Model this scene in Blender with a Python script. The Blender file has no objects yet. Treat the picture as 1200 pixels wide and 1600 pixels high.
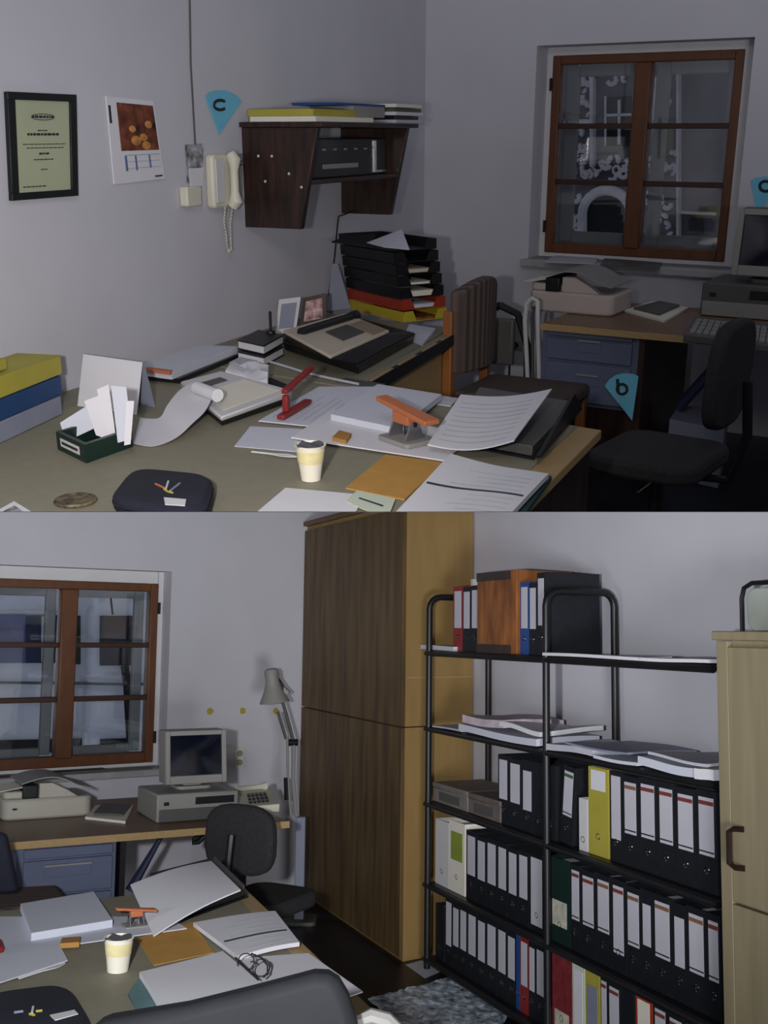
WORLD=.27; FLASHA=195; FLASHB=320; FILLA=26; FILLB=20; FILLC=115; EXPO=0.32; AIMA=9; AIMB=1
import bpy, bmesh, math, random
from mathutils import Vector as V, Matrix as M
random.seed(7)
F = 1700.0            # focal length in pixels of the 1200x1600 frame
CAMZ = 1.65           # height of the lens above world zero
sc = bpy.context.scene
COL = sc.collection
ROOM = {}             # top-level object name -> room
FR = {}               # object name -> its frame inside the room

def S(r, g, b):
    f = lambda c: (c/255/12.92 if c/255 <= .04045 else ((c/255+.055)/1.055)**2.4)
    return (f(r), f(g), f(b), 1)

class Room:
    """One of the two stacked office views: level floor, own horizon, eye height over its own floor."""
    def __init__(s, key, horizon, roll, eye):
        s.key = key; s.eye = eye
        s.R = M.Rotation(math.atan((800-horizon)/F), 3, 'X') @ M.Rotation(math.atan(roll), 3, 'Y')
        s.T = M.Translation((0, 0, CAMZ)) @ s.R.to_4x4() @ M.Translation((0, 0, -eye))
        s.E = V((0, 0, eye))
    def ray(s, px, py):
        return (s.R.transposed() @ V(((px-600)/F, 1, -(py-800)/F)))
    def at(s, px, py, z=0.0):
        d = s.ray(px, py); t = (z-s.eye)/d.z
        return s.E + d*t
    def dirn(s, px, py):
        d = s.ray(px, py); d.z = 0
        return d.normalized()
    def proj(s, p):
        w = s.R @ (V(p)-s.E)
        return (600+F*w.x/w.y, 800-F*w.z/w.y)
    def vert(s, px, py, p0, n):
        """pixel -> point on the vertical plane through p0 with normal n"""
        d = s.ray(px, py); t = (V(p0)-s.E).dot(n)/d.dot(n)
        return s.E + d*t

class Wall:
    """vertical plane: p0, d along it (left to right in the picture), n into the room"""
    def __init__(w, room, p0, d):
        w.r = room; w.p0 = V((p0[0], p0[1], 0)); w.d = V((d[0], d[1], 0)).normalized()
        w.n = V((w.d.y, -w.d.x, 0)); w.rz = math.atan2(w.d.y, w.d.x)
    def pt(w, px, py, off=0):
        return w.r.vert(px, py, w.p0 + w.n*off, w.n)
    def sz(w, px, py, off=0):
        p = w.pt(px, py, off); return ((p-w.p0).dot(w.d), p.z)
    def P(w, s_, z, off=0):
        return w.p0 + w.d*s_ + w.n*off + V((0, 0, z))
    def offat(w, s_, px, z=1.0):
        """how far off the wall the point above s_ stands that shows at picture column px"""
        lo, hi = -2.0, 4.0
        g = lambda o: w.r.proj(w.P(s_, z, o))[0]-px
        a = g(lo)
        for _ in range(50):
            m = (lo+hi)/2; b = g(m)
            if (a < 0) == (b < 0): lo = m
            else: hi = m
        return (lo+hi)/2

class MB:
    def __init__(s, ab=False): s.v = []; s.f = []; s.ab = ab
    def add(s, vs, fs):
        n = len(s.v); s.v += [V(p) for p in vs]; s.f += [tuple(n+i for i in f) for f in fs]; return s
    def hexa(s, b, t):
        return s.add(list(b)+list(t), [(3,2,1,0),(4,5,6,7),(0,1,5,4),(1,2,6,5),(2,3,7,6),(3,0,4,7)])
    def prism(s, pts, ext):
        n = len(pts); e = V(ext); a = [V(p) for p in pts]
        return s.add(a+[p+e for p in a], [tuple(range(n))[::-1], tuple(range(n, 2*n))]+[(i, (i+1) % n, n+(i+1) % n, n+i) for i in range(n)])
    def box(s, x0, x1, y0, y1, z0, z1):
        return s.hexa([(x0,y0,z0),(x1,y0,z0),(x1,y1,z0),(x0,y1,z0)], [(x0,y0,z1),(x1,y0,z1),(x1,y1,z1),(x0,y1,z1)])
    def rbox(s, x0, x1, y0, y1, z0, z1, r, n=5, axis='z'):
        pts = []
        A = {'z': (x0,x1,y0,y1), 'y': (x0,x1,z0,z1), 'x': (y0,y1,z0,z1)}[axis]
        for cx, cy, a0 in ((A[1]-r,A[3]-r,0),(A[0]+r,A[3]-r,90),(A[0]+r,A[2]+r,180),(A[1]-r,A[2]+r,270)):
            for k in range(n+1):
                a = math.radians(a0+90*k/n); pts.append((cx+r*math.cos(a), cy+r*math.sin(a)))
        if axis == 'z': return s.prism([(a, b, z0) for a, b in pts], (0,0,z1-z0))
        if axis == 'y': return s.prism([(a, y0, b) for a, b in pts], (0,y1-y0,0))
        return s.prism([(x0, a, b) for a, b in pts], (x1-x0,0,0))
    def tube(s, pts, r, n=8, closed=False):
        pts = [V(p) for p in pts]; k = len(pts); rs = r if isinstance(r, (list, tuple)) else [r]*k
        rings = []; nrm = None
        for i, p in enumerate(pts):
            if closed: t = pts[(i+1) % k]-pts[i-1]
            else: t = pts[min(i+1, k-1)]-pts[max(i-1, 0)]
            t.normalize()
            if nrm is None: nrm = t.orthogonal().normalized()
            nrm = (nrm - t*nrm.dot(t)).normalized(); b = t.cross(nrm)
            rings.append([p+(nrm*math.cos(2*math.pi*j/n)+b*math.sin(2*math.pi*j/n))*rs[i] for j in range(n)])
        vs = [q for R_ in rings for q in R_]; fs = []
        for i in range(k if closed else k-1):
            a, c = i*n, ((i+1) % k)*n
            fs += [(a+j, a+(j+1) % n, c+(j+1) % n, c+j) for j in range(n)]
        if not closed: fs += [tuple(range(n))[::-1], tuple((k-1)*n+j for j in range(n))]
        return s.add(vs, fs)
    def lathe(s, prof, c=(0,0,0), n=28):
        c = V(c); vs = []; fs = []; k = len(prof)
        for r, z in prof:
            vs += [c+V((max(r,1e-4)*math.cos(2*math.pi*j/n), max(r,1e-4)*math.sin(2*math.pi*j/n), z)) for j in range(n)]
        for i in range(k-1):
            fs += [(i*n+j, i*n+(j+1) % n, (i+1)*n+(j+1) % n, (i+1)*n+j) for j in range(n)]
        fs += [tuple(range(n))[::-1], tuple((k-1)*n+j for j in range(n))]
        return s.add(vs, fs)
    def grid(s, fn, nu, nv, th):
        """sheet with thickness: fn(s,t)->top point, th vector subtracted for the underside"""
        e = V(th); W_ = nu+1; top = [V(fn(i/nu, j/nv)) for j in range(nv+1) for i in range(nu+1)]
        N = len(top); vs = top+[p-e for p in top]; fs = []
        for j in range(nv):
            for i in range(nu):
                a = j*W_+i; fs += [(a, a+1, a+W_+1, a+W_), (N+a+W_, N+a+W_+1, N+a+1, N+a)]
        for i in range(nu):
            fs += [(i+1, i, N+i, N+i+1)]; a = nv*W_+i; fs += [(a, a+1, N+a+1, N+a)]
        for j in range(nv):
            a = j*W_; fs += [(a, a+W_, N+a+W_, N+a)]; a = j*W_+nu; fs += [(a+W_, a, N+a, N+a+W_)]
        return s.add(vs, fs)

def mesh_of(mb, name, mat, L=None):
    me = bpy.data.meshes.new(name); vs = mb.v
    if mb.ab and L is not None:
        I = L.inverted(); vs = [I @ p for p in vs]
    me.from_pydata([tuple(p) for p in vs], [], mb.f)
    b = bmesh.new(); b.from_mesh(me); bmesh.ops.recalc_face_normals(b, faces=b.faces); b.to_mesh(me); b.free()
    for p in me.polygons: p.use_smooth = True
    me.set_sharp_from_angle(angle=math.radians(38))
    me.materials.append(mat); return me

def bevel(o, w, seg=2):
    if w:
        m = o.modifiers.new('bevel', 'BEVEL'); m.width = w; m.segments = seg; m.limit_method = 'ANGLE'; m.angle_limit = math.radians(40)

def tag(o, label=None, cat=None, group=None, kind=None):
    if label: o['label'] = label
    if cat: o['category'] = cat
    if group: o['group'] = group
    if kind: o['kind'] = kind
    return o

def frame(p, rz=0, rx=0, ry=0):
    return M.Translation(V(p)) @ M.Rotation(rz, 4, 'Z') @ M.Rotation(ry, 4, 'Y') @ M.Rotation(rx, 4, 'X')

def thing(room, name, label, cat, p, rz=0, group=None, rx=0, ry=0, kind=None):
    o = bpy.data.objects.new(name, None); COL.objects.link(o); o.empty_display_size = .05
    L = frame(p, rz, rx, ry); o.matrix_world = room.T @ L
    ROOM[o.name] = room.key; FR[o.name] = L
    return tag(o, label, cat, group, kind)

def solo(room, name, label, cat, mb, mat, p=None, rz=0, group=None, bev=0, kind=None, rx=0, ry=0):
    if p is None:
        lo = [min(q[i] for q in mb.v) for i in range(3)]; hi = [max(q[i] for q in mb.v) for i in range(3)]
        p = V(((lo[0]+hi[0])/2, (lo[1]+hi[1])/2, lo[2]))
    L = frame(p, rz, rx, ry)
    o = bpy.data.objects.new(name, mesh_of(mb, name, mat, L)); COL.objects.link(o)
    o.matrix_world = room.T @ L; ROOM[o.name] = room.key; FR[o.name] = L
    bevel(o, bev); return tag(o, label, cat, group, kind)

def part(parent, name, mb, mat, bev=0, label=None, kind=None):
    o = bpy.data.objects.new(name, mesh_of(mb, name, mat, FR[parent.name])); COL.objects.link(o)
    o.parent = parent; FR[o.name] = FR[parent.name]
    bevel(o, bev); return tag(o, label, None, None, kind)

# ---------- materials (all procedural) ----------
MATS = {}
def mat(name, col, rough=.6, noise=.08, scale=8, metal=0, spec=.4, bump=0, col2=None, stretch=(1,1,1), trans=0, coat=0):
    if name in MATS: return MATS[name]
    m = bpy.data.materials.new(name); m.use_nodes = True; nt = m.node_tree; b = nt.nodes['Principled BSDF']
    c = S(*col); b.inputs['Roughness'].default_value = rough; b.inputs['Metallic'].default_value = metal
    b.inputs['Specular IOR Level'].default_value = spec
    b.inputs['Coat Weight'].default_value = coat
    tc = nt.nodes.new('ShaderNodeTexCoord'); mp = nt.nodes.new('ShaderNodeMapping'); mp.inputs['Scale'].default_value = stretch
    nt.links.new(tc.outputs['Object'], mp.inputs['Vector'])
    nz = nt.nodes.new('ShaderNodeTexNoise'); nz.inputs['Scale'].default_value = scale; nz.inputs['Detail'].default_value = 5
    nt.links.new(mp.outputs[0], nz.inputs['Vector'])
    rp = nt.nodes.new('ShaderNodeValToRGB'); rp.color_ramp.elements[0].position = .3; rp.color_ramp.elements[1].position = .7
    c2 = S(*col2) if col2 else c
    rp.color_ramp.elements[0].color = tuple(x*(1-noise) for x in c2[:3])+(1,)
    rp.color_ramp.elements[1].color = tuple(min(1, x*(1+noise)) for x in c[:3])+(1,)
    nt.links.new(nz.outputs['Fac'], rp.inputs['Fac']); nt.links.new(rp.outputs[0], b.inputs['Base Color'])
    if bump:
        bp = nt.nodes.new('ShaderNodeBump'); bp.inputs['Strength'].default_value = bump; bp.inputs['Distance'].default_value = .01
        nt.links.new(nz.outputs['Fac'], bp.inputs['Height']); nt.links.new(bp.outputs[0], b.inputs['Normal'])
    if trans: b.inputs['Transmission Weight'].default_value = trans
    MATS[name] = m; return m
def glass_mat():
    m = bpy.data.materials.new('window_glass'); m.use_nodes = True; nt = m.node_tree; nt.nodes.clear()
    o = nt.nodes.new('ShaderNodeOutputMaterial'); t = nt.nodes.new('ShaderNodeBsdfTransparent'); t.inputs[0].default_value = (.95,.97,1,1)
    g = nt.nodes.new('ShaderNodeBsdfGlossy'); g.inputs['Roughness'].default_value = .03
    mx = nt.nodes.new('ShaderNodeMixShader'); mx.inputs[0].default_value = .06
    nt.links.new(t.outputs[0], mx.inputs[1]); nt.links.new(g.outputs[0], mx.inputs[2]); nt.links.new(mx.outputs[0], o.inputs[0])
    return m
def stripe_mat(name, c1, c2, scale, axis='X', rough=.9):
    m = bpy.data.materials.new(name); m.use_nodes = True; nt = m.node_tree; b = nt.nodes['Principled BSDF']; b.inputs['Roughness'].default_value = rough
    tc = nt.nodes.new('ShaderNodeTexCoord'); w = nt.nodes.new('ShaderNodeTexWave'); w.bands_direction = axis; w.inputs['Scale'].default_value = scale
    w.inputs['Distortion'].default_value = .6; w.inputs['Detail'].default_value = 3
    rp = nt.nodes.new('ShaderNodeValToRGB'); rp.color_ramp.elements[0].color = S(*c1); rp.color_ramp.elements[1].color = S(*c2)
    nt.links.new(tc.outputs['Object'], w.inputs['Vector']); nt.links.new(w.outputs['Fac'], rp.inputs['Fac']); nt.links.new(rp.outputs[0], b.inputs['Base Color'])
    return m

GLASS = glass_mat()
m_wall = mat('plaster', (196,194,202), .9, .03, 3, bump=.05)
m_divider = mat('divider_plaster', (60,60,64), .9, .03, 3)
m_floor = mat('dark_floor', (30,32,38), .38, .5, 5, bump=.15, col2=(16,17,20))
m_desk = mat('khaki_laminate', (136,131,113), .62, .05, 30)
m_deskwood = mat('pale_beech', (170,142,98), .5, .1, 9, stretch=(1,12,12))
m_deskedge = mat('brown_edge', (110,84,52), .5, .12, 9)
m_darkwood = mat('dark_walnut', (54,35,28), .45, .3, 6, col2=(33,22,19), stretch=(5,5,.8), coat=.2)
m_winwood = mat('window_wood', (98,60,36), .45, .15, 6, stretch=(5,5,1))
m_winwood2 = mat('window_wood_dark', (62,38,28), .5, .15, 6)
m_sash = mat('grey_sash', (120,122,120), .6, .05)
m_white = mat('white_paint', (205,203,205), .6, .03)
m_sill = mat('stone_sill', (165,163,165), .4, .12, 12)
m_paper = mat('white_paper', (214,212,218), .8, .02)
m_paper2 = mat('cool_paper', (200,202,214), .8, .02)
m_paper3 = mat('warm_paper', (226,220,206), .8, .03)
m_print = mat('grey_print', (186,186,196), .8, .1)
m_ink = mat('black_ink', (40,40,46), .7, .1)
m_bluei = mat('blue_ink', (90,110,150), .7, .1)
m_black = mat('black_plastic', (24,24,27), .4, .1)
m_blackm = mat('black_matte', (26,27,31), .75, .15)
m_binder = mat('black_binder_board', (22,24,30), .55, .25, 40)
m_navy = mat('navy_cloth', (28,30,44), .9, .15, 60)
m_beige = mat('beige_plastic', (196,184,168), .5, .03)
m_grey = mat('grey_plastic', (140,138,134), .5, .04)
m_greyd = mat('dark_grey_plastic', (84,82,80), .5, .05)
m_screen = mat('dark_screen', (12,16,30), .12, .1, spec=.6)
m_yellow = mat('yellow_card', (168,158,62), .6, .06)
m_blue = mat('blue_card', (26,62,108), .6, .06)
m_bluebind = mat('bright_blue_board', (34,70,134), .5, .08)
m_greyblue = mat('grey_blue_card', (130,134,152), .6, .06)
m_red = mat('red_plastic', (134,38,36), .45, .08)
m_redtray = mat('red_tray_plastic', (156,54,38), .45, .05)
m_yeltray = mat('yellow_tray_plastic', (186,166,50), .45, .05)
m_orange = mat('orange_plastic', (184,108,70), .45, .05)
m_orpaper = mat('orange_envelope', (184,138,68), .8, .08, 14)
m_steel = mat('steel', (150,150,155), .35, .05, metal=.8)
m_chrome = mat('chrome', (200,195,195), .15, .02, metal=1)
m_drawer = mat('slate_blue_metal', (92,100,124), .5, .05)
m_cyan = mat('cyan_card', (112,190,218), .7, .04)
m_cream = mat('cream_plastic', (212,208,190), .45, .03)
m_green = mat('dark_green_plastic', (22,44,38), .4, .1)
m_teal = mat('teal_card', (90,120,122), .6, .1)
m_tealdk = mat('dark_teal_card', (34,60,64), .6, .1)
m_orgfab = mat('charcoal_fabric', (44,43,45), .95, .2, 70)
m_cup = mat('white_cup', (228,222,206), .5, .03)
m_cupyel = mat('cup_yellow_print', (222,210,160), .5, .1, 30)
m_brown = mat('brown_rubber', (165,120,62), .7, .1)
m_oldwood = mat('orange_brown_wood', (150,92,44), .5, .2, 5, col2=(110,62,30), stretch=(4,4,1))
m_cabdark = mat('olive_brown_veneer', (104,82,48), .55, .14, 4, col2=(80,62,38), stretch=(4,4,.5))
m_cablight = mat('honey_veneer', (146,118,72), .55, .1, 4, stretch=(4,4,.5))
m_cabpale = mat('pale_ash_veneer', (140,129,102), .55, .1, 5, stretch=(6,6,.4))
m_frame = mat('black_frame', (26,28,28), .4, .1)
m_cert = mat('certificate_paper', (172,178,148), .6, .06, 5)
m_facade = mat('exterior_plaster', (104,104,110), .9, .3, 2.2, bump=.2)
m_facade2 = mat('exterior_stucco_light', (205,203,208), .9, .15, 6)
m_extdark = mat('exterior_dark', (22,24,30), .6, .3, 3)
m_extblue = mat('exterior_blue_pane', (52,62,92), .3, .3, 3)
m_food = mat('food_picture', (110,58,40), .5, .7, 22, col2=(24,20,26))
m_bw = mat('black_white_picture', (170,170,175), .5, .5, 26, col2=(20,20,22))
m_stripe = stripe_mat('striped_brown_fabric', (62,50,46), (100,84,80), 9, 'Y')
m_seatstripe = stripe_mat('striped_brown_seat_fabric', (58,46,43), (88,74,68), 9, 'Y')
m_chairwood = mat('chair_beech', (150,92,48), .45, .1, 8, stretch=(6,6,1))
m_fax = mat('pinkish_beige_plastic', (190,176,170), .5, .03)
m_greenpaper = mat('pale_green_paper', (196,204,184), .8, .03)
m_glare = mat('bluish_glare_layer', (190,202,222), .3, .5, 30, bump=.5, col2=(96,108,128), spec=.6)  # pale blue haze of the floor glare, put into colour and bump

# ---------- generic builders ----------
def bil(q, s, t): return (q[0]*(1-s)+q[1]*s)*(1-t) + (q[3]*(1-s)+q[2]*s)*t
def up(h): return V((0,0,h))
def sub(q, s0, s1, t0, t1): return [bil(q,s0,t0), bil(q,s1,t0), bil(q,s1,t1), bil(q,s0,t1)]

def sheet(room, name, label, cat, px, z, th=.0015, m=None, lines=0, group=None, curl=None, parts=(), linem=None):
    """a sheet or stack lying level: four picture corners of its top face, z of its underside"""
    m = m or m_paper
    q = [room.at(x, y, z+th) for x, y in px]
    fn = (lambda s, t: bil(q, s, t)+up(curl(s, t))) if curl else (lambda s, t: bil(q, s, t))
    mb = MB(True).grid(fn, 10 if curl else 2, 10 if curl else 2, (0,0,th))
    o = solo(room, name, label, cat, mb, m, group=group)
    if lines:
        t_ = MB(True)
        for k in range(lines):
            t0 = .1+.8*k/lines; w = .5+.4*random.random()
            for j in range(8):
                a = .08+.84*w*j/8; b = .08+.84*w*(j+1)/8
                c4 = [fn(a,t0)+up(.0006), fn(b,t0)+up(.0006), fn(b,t0+.11/lines)+up(.0006), fn(a,t0+.11/lines)+up(.0006)]
                t_.hexa(c4, [p+up(.0003) for p in c4])
        part(o, 'printed_text', t_, linem or m_print)
    for nm, (s0,s1,t0,t1), pm in parts:
        g = MB(True).grid(lambda a, b: fn(s0+(s1-s0)*a, t0+(t1-t0)*b)+up(.0018), 14, 4, (0,0,.0009)); part(o, nm, g, pm)
    return o

def wallquad(W, px, off, th):
    """thin board on a wall: its four front corners by pixel, off the wall by off"""
    q = [W.pt(x, y, off+th) for x, y in px]
    return q, MB(True).hexa(q, [p-W.n*th for p in q])
def onquad(q, n, r, th=.001):
    c = [p+n*.0004 for p in sub(q, *r)]
    return MB(True).hexa(c, [p+n*th for p in c])
# =====================================================================
# UPPER VIEW of the office
# =====================================================================
A = Room('A', 208, 0, 1.65)
def above(room, px, py, ref):
    d = room.ray(px, py); return room.E + d*(ref.y/d.y)
def mpp(p): return p.y/F          # metres per picture pixel at a point
vA = A.dirn(1400, 208); uA = -A.dirn(-2500, 208)
DZ = .75
cA = A.at(661, 437, DZ)
WL = Wall(A, cA, vA); WR = Wall(A, cA, uA)
rzL, rzR = WL.rz, WR.rz

# --- shell
mb = MB(True); a = WL.P(-6.2, 0); b = WL.P(0, 0)
mb.prism([a, b, b+up(3.4), a+up(3.4)], -WL.n*.2)
solo(A, 'wall_left', None, None, mb, m_wall, kind='structure')
def wall_with_hole(room, W, s0, s1, h0, h1, z0, z1, H, th, name, m=None):
    mb = MB(True)
    for (a0, a1, b0, b1) in ((s0, h0, 0, H), (h1, s1, 0, H), (h0, h1, 0, z0), (h0, h1, z1, H)):
        mb.prism([W.P(a0, b0), W.P(a1, b0), W.P(a1, b1), W.P(a0, b1)], -W.n*th)
    o = solo(room, name, None, None, mb, m or m_wall, kind='structure'); return o
hs0 = WR.sz(832, 240)[0]; hs1 = WR.sz(1162, 230)[0]
hz1 = (WR.sz(832, 75)[1]+WR.sz(1160, 55)[1])/2; hz0 = (WR.sz(835, 404)[1]+WR.sz(1110, 420)[1])/2
wall_with_hole(A, WR, 0, hs1+3.0, hs0, hs1, hz0, hz1, 3.4, .45, 'wall_right')
fl = MB(True); K0 = WL.P(-6.2, 0); K1 = WL.P(0, 0); K2 = WR.P(hs1+3, 0); K3 = K2-vA*6.2
fl.prism([K0, K1, K2, K3], (0, 0, -.05)); solo(A, 'floor', None, None, fl, m_floor, kind='structure')

def window(room, W, hole, wood, mull, munt, off, name, label, wf=.05, sashin=.06, hingeside=(), light=True):
    """hole / wood: (s0,s1,z0,z1); mull: (s0,s1); munt: z list; off: how far the wood sits behind the wall face"""
    h0, h1, y0, y1 = hole; s0, s1, z0, z1 = wood
    o = thing(room, name, label, None, W.P((s0+s1)/2, z0, -off), W.rz, kind='structure')
    def bar(mb, a0, a1, b0, b1, o0, o1):
        mb.prism([W.P(a0,b0,-o0), W.P(a1,b0,-o0), W.P(a1,b1,-o0), W.P(a0,b1,-o0)], -W.n*(o1-o0)); return mb
    # plaster casing between the hole and the wood
    c = MB(True)
    bar(c, h0-.02, s0+.005, y0, y1, off+.01, off+.06); bar(c, s1-.005, h1+.02, y0, y1, off+.01, off+.06)
    bar(c, s0, s1, z1-.005, y1+.01, off+.01, off+.06); bar(c, s0, s1, y0, z0+.005, off+.01, off+.06)
    part(o, 'window_casing', c, m_white)
    f = MB(True)
    bar(f, s0, s0+wf, z0, z1, off, off+.07); bar(f, s1-wf, s1, z0, z1, off, off+.07)
    bar(f, s0+wf, s1-wf, z0, z0+wf*1.25, off, off+.07); bar(f, s0+wf, s1-wf, z1-wf, z1, off, off+.07)
    part(o, 'window_frame', f, m_winwood, .006)
    g = MB(True); bar(g, mull[0], mull[1], z0+wf, z1-wf, off-.015, off+.07); part(o, 'mullion', g, m_winwood, .008)
    bays = ((s0+wf, mull[0]), (mull[1], s1-wf))
    for b0, b1 in bays:
        for z in munt:
            k = MB(True); bar(k, b0, b1, z-.015, z+.015, off+.01, off+.05); part(o, 'muntin', k, m_winwood2, .004)
        k = MB(True); bar(k, b0, b1, z0+wf*1.25, z1-wf, off+.028, off+.033); part(o, 'pane', k, GLASS)
        q = sashin; k = MB(True); zz0, zz1 = z0+wf*1.2, z1-wf
        bar(k, b0-.02, b0+q, zz0, zz1, off+.16, off+.2); bar(k, b1-q, b1+.02, zz0, zz1, off+.16, off+.2)
        bar(k, b0+q, b1-q, zz0-.01, zz0+q, off+.16, off+.2); bar(k, b0+q, b1-q, zz1-q, zz1+.01, off+.16, off+.2)
        part(o, 'outer_sash', k, m_sash, .006)
    for s_ in hingeside:
        for z in (z0+(z1-z0)*.14, z0+(z1-z0)*.86):
            k = MB(True).tube([W.P(s_, z-.035, -off+.012), W.P(s_, z+.035, -off+.012)], .009, 8); part(o, 'hinge', k, m_blackm)
    return o
offw = -WR.offat(hs0, 849, 1.6)
ws0 = WR.sz(857, 240, -offw)[0]; ws1 = WR.sz(1149, 230, -offw)[0]
wz1 = (WR.sz(857, 90, -offw)[1]+WR.sz(1150, 74, -offw)[1])/2; wz0 = (WR.sz(855, 393, -offw)[1]+WR.sz(1110, 410, -offw)[1])/2
ml = (WR.sz(984, 240, -offw)[0], WR.sz(1009, 240, -offw)[0])
window(A, WR, (hs0, hs1, hz0, hz1), (ws0, ws1, wz0, wz1), ml,
       [WR.sz(995, 197, -offw)[1], WR.sz(995, 287, -offw)[1]], offw, 'window_1',
       'brown wooden double window with two sashes of three panes, in the wall above the computer table', hingeside=(ws0,))
# sill slab
mb = MB(True); sL = WR.sz(820, 405, 0)[0]
mb.prism([WR.P(sL, hz0-.045, -offw-.02), WR.P(hs1+.1, hz0-.045, -offw-.02), WR.P(hs1+.1, hz0-.045, .07), WR.P(sL, hz0-.045, .07)], (0,0,.045))
solo(A, 'window_sill', None, None, mb, m_sill, bev=.006, kind='structure')
for nm, px, lab, m in (('sheet_of_paper', [(868,399),(935,402),(930,412),(850,408)], 'grey paper lying on the stone window sill, nearer the wall corner', m_print),
                    ('sheet_of_paper', [(945,403),(1035,410),(1030,419),(938,413)], 'dark-edged papers lying on the stone window sill under the middle of the window', m_greyd)):
    sheet(A, nm, lab, 'paper', px, hz0+.001, .006, m)

# --- house across the street, seen through the upper window
EX = Wall(A, WR.P(0, 0, -4.6), uA)
ex = thing(A, 'townhouse', 'ornate grey house front with arched gateway seen through the window', 'building', EX.P(EX.sz(1000, 300)[0], 0), EX.rz)
def exq(pts, off, th): return MB(True).prism([EX.pt(x, y, off) for x, y in pts], -EX.n*th)
part(ex, 'facade_wall', exq([(790,20),(1240,-10),(1240,470),(790,440)], 0, .3), m_facade)
def arch(cx, yb, w, yt, n=12):
    r = w/2; pts = [(cx-r, yb), (cx-r, yt+r*1.0)]
    pts += [(cx-r*math.cos(math.pi*k/n), yt+r-r*math.sin(math.pi*k/n)) for k in range(1, n)]
    return pts+[(cx+r, yt+r), (cx+r, yb)]
part(ex, 'archway', exq(arch(948, 372, 68, 302), .03, .02), m_extdark)
part(ex, 'arch_surround', MB(True).tube([EX.pt(x, y, .05) for x, y in arch(948, 370, 76, 297)], .05, 8), m_facade2)
part(ex, 'window_opening', exq([(944,152),(986,150),(986,228),(944,228)], .03, .02), m_extdark)
g = MB(True)
for p in ([(965,156),(969,156),(969,226),(965,226)], [(944,178),(986,177),(986,181),(944,182)], [(944,150),(947,150),(947,228),(944,228)]): g.prism([EX.pt(x, y, .05) for x, y in p], -EX.n*.02)
part(ex, 'window_bars', g, m_white)
part(ex, 'cornice', exq([(880,187),(926,186),(926,193),(880,194)], .12, .12), m_facade2, .02)
part(ex, 'pilaster', exq([(920,120),(926,120),(926,262),(920,262)], .12, .12), m_facade2, .02)
part(ex, 'pilaster', exq([(1018,120),(1026,120),(1026,262),(1018,262)], .12, .12), m_facade2, .02)
part(ex, 'pilaster', exq([(1056,108),(1060,108),(1060,372),(1056,372)], .12, .12), m_facade2, .02)
rnd = random.Random(3)
orn = MB(True)
for cx, cy, w, h, n in ((942,118,38,8,16), (908,160,16,28,12), (940,262,40,14,22), (1030,140,14,22,9), (1035,255,20,14,14), (905,330,12,34,10), (1030,335,20,34,14), (910,225,8,30,8)):
    for k in range(n):
        x, y = cx+rnd.uniform(-w, w), cy+rnd.uniform(-h, h)
        r = rnd.uniform(3, 8); t0 = rnd.uniform(0, 6.3)
        orn.tube([EX.pt(x+r*math.cos(t0+t*.7), y+r*math.sin(t0+t*.7), .05) for t in range(5)], rnd.uniform(.012, .03), 6)
part(ex, 'stucco_ornament', orn, m_facade2)
part(ex, 'small_doorway', exq(arch(1087, 366, 22, 336), .03, .02), m_extdark)
part(ex, 'string_course', exq([(1060,330),(1150,334),(1150,338),(1060,334)], .08, .08), m_facade2)

# --- left wall: things hung and stuck
q, mb = wallquad(WL, [(12,143),(120,148),(123,306),(20,314)], .004, .018)
cf = thing(A, 'framed_certificate', 'greenish certificate with dark lettering in a thin black frame hung on the wall', 'picture', WL.P(WL.sz(68, 310)[0], WL.sz(68, 310)[1]), rzL)
n_ = WL.n; fb = MB(True)
for r in ((0,1,0,.07), (0,1,.93,1), (0,.1,.07,.93), (.9,1,.07,.93)):
    c = sub(q, *r); fb.hexa(c, [p-n_*.018 for p in c])
part(cf, 'frame', fb, m_frame, .002)
c = [p-n_*.008 for p in sub(q, .09, .91, .06, .94)]; part(cf, 'certificate', MB(True).hexa(c, [p-n_*.006 for p in c]), m_cert)
cq = [p-n_*.008 for p in q]
tx = MB(True)
def bars(tx, q, n, rows, th=.0012):
    for (s0, s1, t0, t1) in rows:
        c = [p+n*.0005 for p in sub(q, s0, s1, t0, t1)]; tx.hexa(c, [p+n*th for p in c])
rows = []
for s0, s1, t, h in ((.34,.66,.21,.022), (.42,.56,.345,.01), (.27,.73,.375,.022), (.2,.83,.475,.008), (.25,.8,.51,.008), (.43,.58,.56,.018), (.35,.64,.62,.01), (.45,.55,.715,.01), (.18,.52,.875,.01)):
    s_ = s0; r = random.Random(int(t*1000))
    while s_ < s1:
        w = r.uniform(.02, .06); rows.append((s_, min(s1, s_+w), t, t+h)); s_ += w+.012
bars(tx, cq, n_, rows); part(cf, 'lettering', tx, m_ink)
em = MB(True); em.tube([bil(cq, .5+.17*math.cos(k*math.pi/8), .222+.028*math.sin(k*math.pi/8))+n_*.002 for k in range(16)], .0015, 5, True)
part(cf, 'oval_crest', em, m_greyd)

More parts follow.
